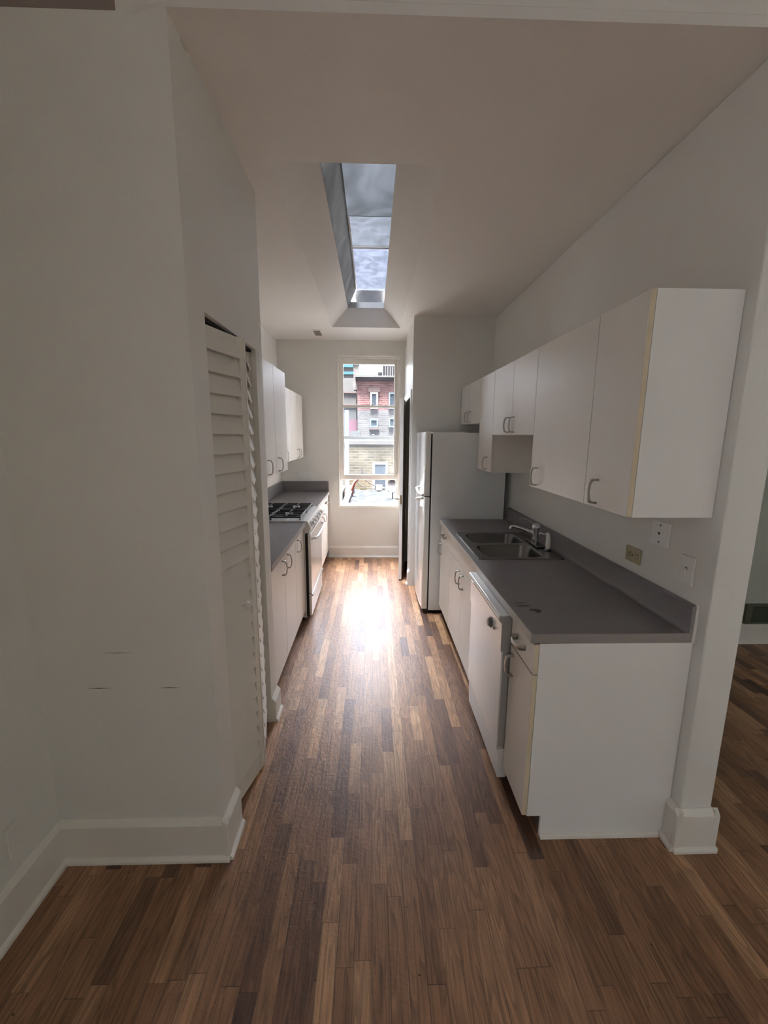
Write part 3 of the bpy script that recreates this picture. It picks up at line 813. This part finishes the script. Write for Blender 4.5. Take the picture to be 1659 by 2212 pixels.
wallcab(2.435, 3.280, 1.663, 'short white wall cabinet with two doors over the sink', [(2.435, 2.838, 2.79), (2.838, 3.280, 2.895)])
wallcab(3.280, 3.690, ZB + 0.005, 'narrow full-height white wall cabinet beside the refrigerator', [(3.280, 3.690, 3.40)])
wallcab(3.690, YN - 0.012, 1.765, 'short white wall cabinet with two doors above the refrigerator', [(3.690, 4.09, 4.04), (4.09, YN - 0.012, 4.15)])

# ------------------------------------------------------------------ refrigerator
rf = thing('refrigerator', (0.8, 4.1, 0), 'glossy white top-freezer refrigerator at the end of the right counter', 'refrigerator')
FY0, FY1 = 3.738, 4.452
obj('body', B(0.527, 1.19, FY0, FY1, 0.035, 1.684), APPL_SIDE, rf, 0.004)
obj('seal', B(0.515, 0.5265, FY0 + 0.006, FY1 - 0.006, 0.06, 1.674), BLACKG, rf)
def fdoor(name, z0, z1):
    pts = []
    for i in range(13):
        t = i / 12; y = FY0 + (FY1 - FY0) * t
        bulge = 0.012 * (1 - (2 * t - 1) ** 2) + (0 if 0 < i < 12 else -0.0)
        pts.append((0.462 - bulge, y))
    pts[0] = (0.470, FY0); pts.insert(1, (0.4615, FY0 + 0.010)); pts[-1] = (0.470, FY1); pts.insert(-1, (0.4615, FY1 - 0.010))
    pts += [(0.514, FY1), (0.514, FY0)]
    return obj(name, MB().prism(pts, 'z', z0, z1), APPL, rf, 0.004, smooth=True)
top = fdoor('freezer_door', 1.120, 1.686)
bot = fdoor('fridge_door', 0.05, 1.110)
obj('handle', MB().tube([(0.452, FY0 + 0.02, 1.128), (0.432, FY0 + 0.06, 1.132), (0.420, FY0 + 0.14, 1.145), (0.420, FY0 + 0.26, 1.165), (0.445, FY0 + 0.30, 1.172)], [0.012, 0.012, 0.011, 0.010, 0.010], 12), WHITEP, top, smooth=True)
obj('handle', MB().tube([(0.452, FY0 + 0.02, 1.102), (0.430, FY0 + 0.06, 1.098), (0.418, FY0 + 0.14, 1.085), (0.420, FY0 + 0.26, 1.06), (0.445, FY0 + 0.30, 1.05)], [0.012, 0.012, 0.011, 0.010, 0.010], 12), WHITEP, bot, smooth=True)
obj('hinge_cover', B(0.50, 0.58, FY1 - 0.09, FY1 - 0.02, 1.6845, 1.70), WHITEP, rf, 0.004)
obj('kick_grille', B(0.50, 0.526, FY0 + 0.01, FY1 - 0.01, 0.012, 0.048), BLACKG, rf)
for fy in (FY0 + 0.05, FY1 - 0.05):
    obj('foot', MB().lathe([(0.018, 0), (0.018, 0.036)], (0.56, fy, 0)), BLACKG, rf)
pp = MB()
pp.box(0.66, 0.88, 3.80, 4.10, 1.6845, 1.687, xf=lambda v: v)
pp.poly([(0.62, 3.92, 1.6875), (0.84, 3.86, 1.6875), (0.92, 4.16, 1.695), (0.70, 4.22, 1.692), (0.62, 3.92, 1.689), (0.84, 3.86, 1.689), (0.92, 4.16, 1.6965), (0.70, 4.22, 1.6935)],
        [(0, 3, 2, 1), (4, 5, 6, 7), (0, 1, 5, 4), (1, 2, 6, 5), (2, 3, 7, 6), (3, 0, 4, 7)])
tag(obj('paper_sheets', pp, PAPER), 'loose paper sheets lying on top of the refrigerator', 'paper')

# ------------------------------------------------------------------ left run
XLF = -0.597
XLB = XL + 0.003
G2 = 'white kitchen base cabinets'
def leftbase(y0, y1, label, doors, drawer=None):
    c = thing('base_cabinet', (-0.9, (y0 + y1) / 2, 0), label, 'cabinet', G2)
    obj('body', B(XLF - 0.0205, XLB, y0 + 0.0008, y1 - 0.0008, 0.104, 0.875), LAM, c)
    obj('toe_kick', B(XLF - 0.095, XLF - 0.08, y0 + 0.001, y1 - 0.001, 0, 0.104), KICK, c)
    zt_ = 0.872
    if drawer:
        for a, b, hy in drawer: front('drawer', c, XLF, 1, a, b, 0.745, 0.872, hy, 0.81, True)
        zt_ = 0.742
    for a, b, hy in doors: front('door', c, XLF, 1, a, b, 0.106, zt_, hy, zt_ - 0.085)
    return c
leftbase(2.365, 3.180, 'white two-door base cabinet beside the louvred closet', [(2.365, 2.78, 2.70), (2.78, 3.180, 2.86)])
leftbase(3.180, 3.575, 'narrow single-door white base cabinet just before the gas range', [(3.180, 3.575, 3.27)])
leftbase(4.375, 5.0, 'white base cabinet just beyond the gas range, drawer over door', [(4.375, 5.0, 4.88)], [(4.375, 5.0, 4.70)])
leftbase(5.0, YB - 0.025, 'white base cabinet in the corner under the window wall, drawer over door', [(5.0, YB - 0.025, 5.1)], [(5.0, YB - 0.025, 5.3)])
def lcounter(y0, y1, label, ret):
    c = thing('countertop', (-0.9, (y0 + y1) / 2, 0.876), label, 'countertop', 'grey laminate countertops')
    obj('worktop', B(XLB, -0.582, y0, y1, 0.877, 0.914), COUNTER, c)
    obj('front_edge', B(-0.5818, -0.578, y0, y1, 0.877, 0.9135), COUNTER_EDGE, c)
    obj('backsplash', B(XLB, XLB + 0.019, y0, y1 - (0.019 if ret else 0), 0.9145, 1.05), COUNTER, c, 0.003)
    if ret:
        obj('side_splash', B(XLB, -0.585, y1 - 0.0185, y1, 0.9145, 1.05), COUNTER, c, 0.003)
    return c
lcounter(2.350, 3.578, 'short grey laminate countertop between the closet and the gas range', False)
lcounter(4.372, YB - 0.003, 'grey laminate countertop left of the window beyond the gas range', True)
G3 = 'white wall cabinets on the left wall'
wallcab(2.352, 2.80, ZB, 'white wall cabinet mostly hidden behind the louvred closet', [(2.352, 2.80, 2.42)], group=G3, side=1, xf_=-0.703, xb=XLB)
wallcab(2.80, 3.535, ZB, 'deep white two-door wall cabinet over the left counter, nearest the closet', [(2.80, 3.12, 2.87), (3.12, 3.535, 3.20)], group=G3, side=1, xf_=-0.703, xb=XLB)
wallcab(4.375, 4.775, ZB, 'shallow white wall cabinet with one door above the far side of the range', [(4.375, 4.775, 4.45)], group=G3, side=1, xf_=-0.902, xb=XLB)
wallcab(4.775, 5.575, ZB, 'shallow white two-door wall cabinet beside the window wall', [(4.775, 5.19, 5.13), (5.19, 5.575, 5.25)], group=G3, side=1, xf_=-0.902, xb=XLB)

# ------------------------------------------------------------------ gas range
rg = thing('gas_range', (-0.88, 3.975, 0), 'white gas range with black cast-iron grates between the left counters', 'range')
RY0, RY1 = 3.586, 4.366
obj('body', B(-1.19, -0.587, RY0, RY1, 0.035, 0.885), APPL, rg, 0.003)
obj('gasket', B(-0.5865, -0.563, RY0 + 0.004, RY1 - 0.004, 0.05, 0.80), BLACKG, rg)
ck = obj('cooktop', MB().box(-1.19, -0.60, RY0, RY1, 0.8855, 0.925).box(-1.19, -1.17, RY0, RY1, 0.925, 0.985), APPL, rg, 0.004)
obj('control_panel', MB().prism([(-0.599, 0.815), (-0.545, 0.815), (-0.532, 0.86), (-0.560, 0.918), (-0.599, 0.925)], 'y', RY0, RY1), APPL, rg, 0.004)
for i in range(5):
    y = RY0 + 0.10 + i * 0.145
    c0 = Vector((-0.541, y, 0.878)); dd = Vector((0.9, 0, 0.42)).normalized()
    kb = obj('knob', MB().tube([c0, c0 + dd * 0.008, c0 + dd * 0.010, c0 + dd * 0.030, c0 + dd * 0.034], [0.026, 0.026, 0.020, 0.017, 0.012], 18), WHITEP, rg, smooth=True)
od = obj('oven_door', B(-0.5625, -0.537, RY0 + 0.002, RY1 - 0.002, 0.265, 0.805), APPL, rg, 0.005)
hp = [(-0.538, RY0 + 0.05, 0.755), (-0.505, RY0 + 0.06, 0.76), (-0.490, RY0 + 0.12, 0.762), (-0.486, (RY0 + RY1) / 2, 0.763), (-0.490, RY1 - 0.12, 0.762), (-0.505, RY1 - 0.06, 0.76), (-0.538, RY1 - 0.05, 0.755)]
obj('handle', MB().tube(hp, 0.013, 12), WHITEP, od, smooth=True)
dr = obj('broiler_drawer', B(-0.5625, -0.540, RY0 + 0.002, RY1 - 0.002, 0.055, 0.238), APPL, rg, 0.004)
obj('drawer_lip', MB().prism([(-0.5625, 0.240), (-0.530, 0.240), (-0.524, 0.250), (-0.532, 0.256), (-0.5625, 0.256)], 'y', RY0 + 0.004, RY1 - 0.004), CHROME, dr)
for xx in (-0.62, -1.12):
    for yy in (RY0 + 0.05, RY1 - 0.05):
        obj('foot', MB().lathe([(0.016, 0), (0.016, 0.036)], (xx, yy, 0)), BLACKG, rg)
for gx in (-1.155, -0.885):
    for gy in (RY0 + 0.02, RY0 + 0.395):
        x0, x1, y0, y1 = gx, gx + 0.262, gy, gy + 0.365
        g = MB(); t = 0.010; za, zb = 0.945, 0.960
        for yy in (y0, y1 - t): g.box(x0, x1, yy, yy + t, za, zb)
        for xx in (x0, x1 - t): g.box(xx, xx + t, y0 + t, y1 - t, za, zb)
        cx, cy = (x0 + x1) / 2, (y0 + y1) / 2
        for s in (-1, 1):
            g.box(min(cx + s * 0.035, cx + s * 0.121), max(cx + s * 0.035, cx + s * 0.121), cy - 0.005, cy + 0.005, za, zb + 0.004)
            g.box(cx - 0.005, cx + 0.005, min(cy + s * 0.035, cy + s * 0.172), max(cy + s * 0.035, cy + s * 0.172), za, zb + 0.004)
            g.box(cx - 0.12, cx + 0.12, cy + s * 0.09 - 0.004, cy + s * 0.09 + 0.004, za + 0.002, zb)
        for xx in (x0, x1 - t):
            for yy in (y0, y1 - t): g.box(xx, xx + t, yy, yy + t, 0.9255, za)
        obj('grate', g, BLACK, ck, 0.002)
        obj('burner', MB().lathe([(0.062, 0), (0.058, 0.006), (0.040, 0.008), (0.038, 0.016), (0.030, 0.019), (0.006, 0.019)], (cx, cy, 0.9255)), BLACK, ck, smooth=True)

# ------------------------------------------------------------------ switch and outlet plates on the right wall
def plate(name, y0, y1, z0, z1, m, label, cat, kind):
    t = thing(name, (XW, (y0 + y1) / 2, z0), label, cat)
    p = obj('plate', B(XW - 0.009, XW - 0.0005, y0, y1, z0, z1), m, t, 0.003)
    cy, cz = (y0 + y1) / 2, (z0 + z1) / 2
    if kind == 'duplex_h':
        for s in (-1, 1):
            f = obj('socket', MB().prism(rrect(cy + s * 0.026 - 0.016, cy + s * 0.026 + 0.016, cz - 0.014, cz + 0.014, 0.008), 'x', XW - 0.0115, XW - 0.0088), m, p)
            obj('slot', MB().box(XW - 0.0125, XW - 0.0116, cy + s * 0.026 - 0.006, cy + s * 0.026 - 0.001, cz - 0.009, cz - 0.006).box(XW - 0.0125, XW - 0.0116, cy + s * 0.026 - 0.006, cy + s * 0.026 + 0.003, cz + 0.005, cz + 0.008), BLACKG, f)
        obj('screw', MB().lathe([(0.005, 0), (0.005, -0.002)], (XW - 0.009, cy, cz), 'x'), DIAL, p)
    elif kind == 'jack':
        obj('jack', B(XW - 0.0115, XW - 0.0088, cy - 0.020, cy + 0.020, cz - 0.012, cz + 0.012), m, p, 0.001)
        obj('opening', B(XW - 0.0125, XW - 0.0114, cy - 0.005, cy + 0.005, cz - 0.004, cz + 0.006), BLACKG, p)
        for s in (-1, 1): obj('screw', MB().lathe([(0.0045, 0), (0.0045, -0.002)], (XW - 0.009, cy, cz + s * 0.036), 'x'), DIAL, p)
    else:
        obj('toggle', MB().prism([(XW - 0.009, cz - 0.010), (XW - 0.009, cz + 0.008), (XW - 0.022, cz - 0.004), (XW - 0.021, cz - 0.010)], 'y', cy - 0.005, cy + 0.005), m, p)
        obj('slot', B(XW - 0.0097, XW - 0.0089, cy - 0.006, cy + 0.006, cz - 0.002, cz + 0.012), DIAL, p)
    return t
plate('outlet', 1.846, 1.958, 1.070, 1.142, ALMOND, 'almond-coloured electrical outlet mounted sideways above the right backsplash', 'outlet', 'duplex_h')
plate('wall_jack', 1.680, 1.790, 1.195, 1.302, WHITEP, 'white wall plate with a small jack just under the near wall cabinet', 'wall plate', 'jack')
plate('light_switch', 1.524, 1.598, 1.085, 1.200, PAINT, 'wall-coloured light switch plate nearest the end of the right wall', 'switch', 'toggle')
# back wall outlet, mounted sideways
t = thing('outlet', (-0.89, YB, 1.09), 'white electrical outlet on the window wall above the left corner counter', 'outlet')
p = obj('plate', B(-0.975, -0.80, YB - 0.008, YB - 0.0005, 1.092, 1.165), WHITEP, t, 0.002)
for s in (-1, 1):
    f = obj('socket', MB().prism(rrect(-0.8875 + s * 0.035 - 0.018, -0.8875 + s * 0.035 + 0.018, 1.113, 1.144, 0.008), 'y', YB - 0.011, YB - 0.008), WHITEP, p)
    obj('slot', B(-0.8875 + s * 0.035 - 0.006, -0.8875 + s * 0.035 + 0.004, YB - 0.0125, YB - 0.0111, 1.126, 1.130), BLACKG, f)
# outlet low on the left wall, painted over
t = thing('outlet', (XL, 1.25, 0.25), 'painted-over outlet plate low on the left wall near the closet', 'outlet')
p = obj('plate', B(XL + 0.0005, XL + 0.008, 1.215, 1.285, 0.245, 0.36), PAINT, t, 0.002)
for s in (-1, 1):
    obj('socket', MB().prism(rrect(1.25 - 0.014, 1.25 + 0.014, 0.3025 + s * 0.026 - 0.014, 0.3025 + s * 0.026 + 0.014, 0.007), 'x', XL + 0.008, XL + 0.0105), PAINT, p)

# ceiling vent
vt = thing('ceiling_vent', (-0.645, 5.25, ZC), 'small dark ceiling vent left of the skylight near the window wall', 'vent')
obj('frame', MB().box(-0.70, -0.59, 5.12, 5.14, ZC - 0.008, ZC - 0.0005).box(-0.70, -0.59, 5.37, 5.39, ZC - 0.008, ZC - 0.0005).box(-0.70, -0.685, 5.14, 5.37, ZC - 0.008, ZC - 0.0005).box(-0.605, -0.59, 5.14, 5.37, ZC - 0.008, ZC - 0.0005), TRIM, vt)
lv = MB()
for i in range(9):
    y = 5.145 + i * 0.025
    lv.prism([(y, ZC - 0.002), (y + 0.003, ZC - 0.002), (y + 0.02, ZC - 0.010), (y + 0.018, ZC - 0.011)], 'x', -0.684, -0.606)
obj('louvres', lv, VENTD, vt)
obj('duct', B(-0.6845, -0.6055, 5.1405, 5.3695, ZC - 0.0018, ZC - 0.0005), BLACKG, vt)

# return grille in the room on the right
gr = thing('floor_register', (3.5, 3.14, 0.17), 'dark slatted wall register above the baseboard in the room on the right', 'register')
obj('frame', MB().box(3.02, 4.1, 3.128, 3.149, 0.315, 0.335).box(3.02, 4.1, 3.128, 3.149, 0.168, 0.182).box(3.02, 3.07, 3.128, 3.149, 0.182, 0.315).box(4.05, 4.1, 3.128, 3.149, 0.182, 0.315), GRILLE, gr)
m = MB()
for i in range(10): m.prism([(3.130, 0.184 + i * 0.013), (3.133, 0.183 + i * 0.013), (3.147, 0.190 + i * 0.013), (3.145, 0.192 + i * 0.013)], 'x', 3.07, 4.05)
obj('slats', m, GRILLE, gr)

# scuffs on the closet front, each a thin dark streak lying on the paint
wc = bpy.data.objects['wall_closet']
for x0, x1, z, hh in ((-1.045, -0.955, 0.7365, 0.0016), (-0.785, -0.705, 0.7365, 0.0016), (-0.97, -0.865, 0.876, 0.0008)):
    m = MB().prism([(x0, z), ((x0 + x1) / 2, z - hh), (x1, z), ((x0 + x1) / 2, z + hh)], 'y', Y1 - 0.0007, Y1 - 0.0001)
    obj('scuff_mark', m, SCUFF, wc, label='thin dark horizontal scuff')

# ------------------------------------------------------------------ outside the window
struct('added_eave', B(XL - 1.2, XL - 0.121, LY0 - 0.5, LY1 + 0.5, 3.25, 3.35), TRIM)     # added unseen eave, keeps overhead light off the near floor
struct('ground', B(-80, 80, -60, 120, -8.1, -8), GROUND)
# yellow brick house with a parapet and a white-framed window
b = thing('yellow_brick_house', (0, 13.5, -8), 'yellowish brick house with a pale parapet, nearest beyond the window', 'building')
obj('wall', B(-0.78, 6, 12, 15.2, -8, 1.40), YELBRICK, b)
obj('parapet', B(-0.85, 6.05, 11.982, 15.2, 1.40, 1.50), EXW, b)
wn1 = obj('window_frame', MB().box(0.0, 0.44, 11.982, 11.998, 0.03, 0.10).box(0.0, 0.44, 11.982, 11.998, 0.84, 0.90).box(0.0, 0.07, 11.982, 11.998, 0.10, 0.84).box(0.37, 0.44, 11.982, 11.998, 0.10, 0.84).box(0.07, 0.37, 11.985, 11.998, 0.44, 0.475), EXFRAME, b)
obj('pane', B(0.07, 0.37, 11.988, 11.994, 0.10, 0.84), DARKGL, wn1)
# red brick house
b = thing('red_brick_house', (0, 17.5, -8), 'red brick house with stone lintels and a dark cornice, upper half of the window view', 'building')
obj('wall', B(-0.56, 7, 16, 20, 2.55, 3.62), REDBRICK, b)
obj('lower_wall', B(-0.56, 7, 16, 20, -8, 2.549), GREYBRICK, b)
obj('cornice', B(-0.62, 7.05, 15.88, 20, 3.62, 3.72), CABLE, b)
obj('cap', B(-0.62, 7.05, 15.85, 20, 3.72, 3.78), EXW, b)
def exwin(parent, x0, x1, y, z0, z1, fm, lint=True):
    f = obj('window_frame', MB().box(x0, x1, y - 0.05, y - 0.002, z0, z0 + 0.05).box(x0, x1, y - 0.05, y - 0.002, z1 - 0.05, z1).box(x0, x0 + 0.05, y - 0.05, y - 0.002, z0 + 0.05, z1 - 0.05).box(x1 - 0.05, x1, y - 0.05, y - 0.002, z0 + 0.05, z1 - 0.05), fm, parent)
    obj('pane', B(x0 + 0.05, x1 - 0.05, y - 0.03, y - 0.015, z0 + 0.05, z1 - 0.05), DARKGL, f)
    if lint:
        obj('lintel', B(x0 - 0.07, x1 + 0.08, y - 0.06, y - 0.002, z1 + 0.01, z1 + 0.17), STONE, parent)
exwin(b, -0.084, 0.19, 16, 2.62, 3.20, VENTD)
exwin(b, 0.59, 0.95, 16, 2.62, 3.20, EXB, False)
exwin(b, -0.10, 0.20, 16, 1.95, 2.25, EXB, False)
exwin(b, 0.60, 0.95, 16, 1.95, 2.30, EXB, False)
obj('sill', B(-0.12, 0.24, 15.93, 15.998, 1.86, 1.94), STONE, b)
obj('sill', B(-0.10, 0.24, 15.93, 15.998, 1.58, 1.66), EXW, b)
# chimney and deck on the red house
obj('chimney', MB().box(-0.70, -0.52, 16.1, 16.5, 3.3, 4.35).box(-0.73, -0.49, 16.07, 16.53, 4.2, 4.28), GREYBRICK, b)
rd = thing('roof_deck', (0.5, 18, 3.78), 'pale blue roof-top structure with white railing on the red brick house', 'roof deck')
obj('cabin', MB().box(-0.35, 0.35, 18, 20, 3.78, 5.2), EXB, rd)
rl = MB().box(0.38, 1.6, 17.2, 17.24, 4.32, 4.36).box(0.38, 1.6, 17.2, 17.24, 3.83, 3.86)
for i in range(13): rl.box(0.39 + i * 0.095, 0.41 + i * 0.095, 17.205, 17.235, 3.86, 4.32)
obj('railing', rl, EXFRAME, rd)
obj('screen', B(0.42, 0.95, 18.2, 18.3, 3.78, 4.9), CABLE, rd)
obj('pots', MB().lathe([(0.05, 0), (0.08, 0.12), (0.08, 0.2)], (0.28, 16.6, 3.785)).lathe([(0.04, 0), (0.06, 0.1), (0.02, 0.3)], (1.0, 16.6, 3.785)), CABLE, rd)
# pale rendered building on the left
b = thing('white_rendered_building', (-3, 20, -8), 'tall pale rendered building at the left of the window view', 'building')
obj('wall', B(-6, -0.68, 18, 24, -8, 3.95), EXW, b)
obj('bands', MB().box(-6, -0.66, 17.96, 17.998, 3.35, 3.40).box(-6, -0.66, 17.96, 17.998, 2.85, 2.90), STONE, b)
tag(obj('pink_hoarding', B(-1.05, -0.60, 16.6, 16.7, 1.55, 2.24), EXP), 'pink board between the pale building and the brick house', 'board')
tag(obj('air_unit', MB().box(-0.80, -0.42, 15.2, 15.6, 1.50, 1.80).box(-0.78, -0.55, 15.18, 15.2, 1.55, 1.75), EXW), 'pale rooftop unit behind the yellow brick parapet', 'rooftop unit')
# apartment towers far off
b = thing('apartment_tower', (-3, 42, -8), 'distant white tower with teal balcony bands above the pale building', 'building')
obj('wall', B(-8, -1.5, 40, 46, -8, 9.5), EXW, b)
m = MB()
for i in range(7): m.box(-8, -1.48, 39.9, 39.998, 5.2 + i * 0.62, 5.45 + i * 0.62)
obj('balcony_glass', m, EXG, b)
b = thing('apartment_tower', (2, 46, -8), 'distant pale blue tower behind the roof deck', 'building')
obj('wall', B(-1.2, 6, 44, 50, -8, 10), EXB, b)
m = MB()
for i in range(5):
    for j in range(5): m.box(-0.7 + j * 0.9, -0.2 + j * 0.9, 43.9, 43.998, 5.6 + i * 0.8, 6.1 + i * 0.8)
obj('windows', m, EXG, b)
# teal post outside
tag(obj('conduit_post', MB().box(-0.70, -0.60, 10.9, 11.0, -8, 2.27), EXB), 'tall blue-grey post at the left edge of the window view', 'post')
# flat roof with loose silver membrane, dish and pipe
rt = thing('flat_roof', (0.3, 9.5, -8), 'low flat roof with wrinkled silver membrane below the window', 'roof')
obj('wall', B(-0.55, 3.2, 8.0, 11.6, -8, 0.10), YELBRICK, rt)
mm = MB(); nx, ny = 36, 36
vv = []
for j in range(ny + 1):
    for i in range(nx + 1):
        x = -0.50 + 3.6 * i / nx; y = 8.05 + 3.45 * j / ny
        z = 0.16 + 0.035 * math.sin(5 * x + 3 * y + 1.5 * math.sin(2.2 * y)) + 0.02 * math.sin(11 * x - 7 * y)
        vv.append(mm.bm.verts.new((x, y, z)))
for j in range(ny):
    for i in range(nx):
        a = j * (nx + 1) + i
        mm.bm.faces.new([vv[a], vv[a + 1], vv[a + nx + 2], vv[a + nx + 1]])
obj('membrane', mm, TARP, rt, smooth=True)
obj('kerb', B(-0.62, -0.50, 8.0, 11.6, 0.10, 0.30), DISHM, rt)
lw = thing('brick_lean_to', (-1.3, 9, -8), 'pale brick lean-to roof at the lower left of the window view', 'building')
obj('wall', B(-3, -0.72, 8.2, 10.8, -8, 0.30), YELBRICK, lw)
obj('roof', MB().prism([(-3, 0.30), (-0.70, 0.30), (-0.70, 0.36), (-3, 0.8)], 'y', 8.15, 10.85), EXW, lw)
ds = thing('satellite_dish', (0.46, 9.9, 0.16), 'dark grey satellite dish standing on the silver flat roof', 'satellite dish')
dv = MB(); c0 = Vector((0.47, 9.9, 0.48)); ax = Vector((-0.35, -0.9, 0.15)).normalized()
s1 = ax.cross(Vector((0, 0, 1))).normalized(); s2 = s1.cross(ax)
prev = None
for k_ in range(6):
    r_ = 0.15 * k_ / 5 + 0.001
    ring_ = [dv.bm.verts.new(c0 + (s1 * math.cos(a) * 0.75 + s2 * math.sin(a)) * r_ + ax * (r_ * r_ * 1.6)) for a in [2 * math.pi * q / 24 for q in range(24)]]
    if prev:
        for q in range(24): dv.bm.faces.new([prev[q], prev[(q + 1) % 24], ring_[(q + 1) % 24], ring_[q]])
    prev = ring_
obj('reflector', dv, DISHM, ds, smooth=True)
obj('mast', MB().tube([(0.48, 9.93, 0.14), (0.48, 9.93, 0.42)], 0.012, 8), CABLE, ds)
obj('feed_arm', MB().tube([c0 + s2 * -0.13, c0 + ax * 0.17 + s2 * -0.03], 0.007, 8), NICKEL, ds)
rp_ = MB().tube([(-0.52, 10.4, 0.16), (-0.50, 10.35, 0.35), (-0.44, 10.3, 0.52), (-0.33, 10.3, 0.63), (-0.25, 10.3, 0.67)], 0.035, 10)
tag(obj('red_pipe', rp_, REDPIPE, smooth=True), 'curved red pipe rising at the left of the flat roof', 'pipe')
jb = thing('cable_box', (0.14, 11.88, 0.1), 'white cable box with grey cables on the yellow brick house', 'cable box')
obj('box', B(0.10, 0.28, 11.84, 11.98, 0.12, 0.27), EXFRAME, jb)
obj('cable', MB().tube([(-0.5, 11.9, 0.45), (-0.35, 11.88, 0.28), (-0.15, 11.87, 0.18), (0.1, 11.86, 0.16)], 0.012, 8), CABLE, jb)
obj('cable', MB().tube([(-0.3, 11.9, 0.75), (-0.22, 11.88, 0.45), (-0.05, 11.87, 0.30), (0.1, 11.86, 0.24)], 0.014, 8), CABLE, jb)
obj('cable', MB().tube([(0.28, 11.88, 0.2), (0.45, 11.87, 0.15), (0.62, 11.86, 0.16)], 0.014, 8), EXFRAME, jb)
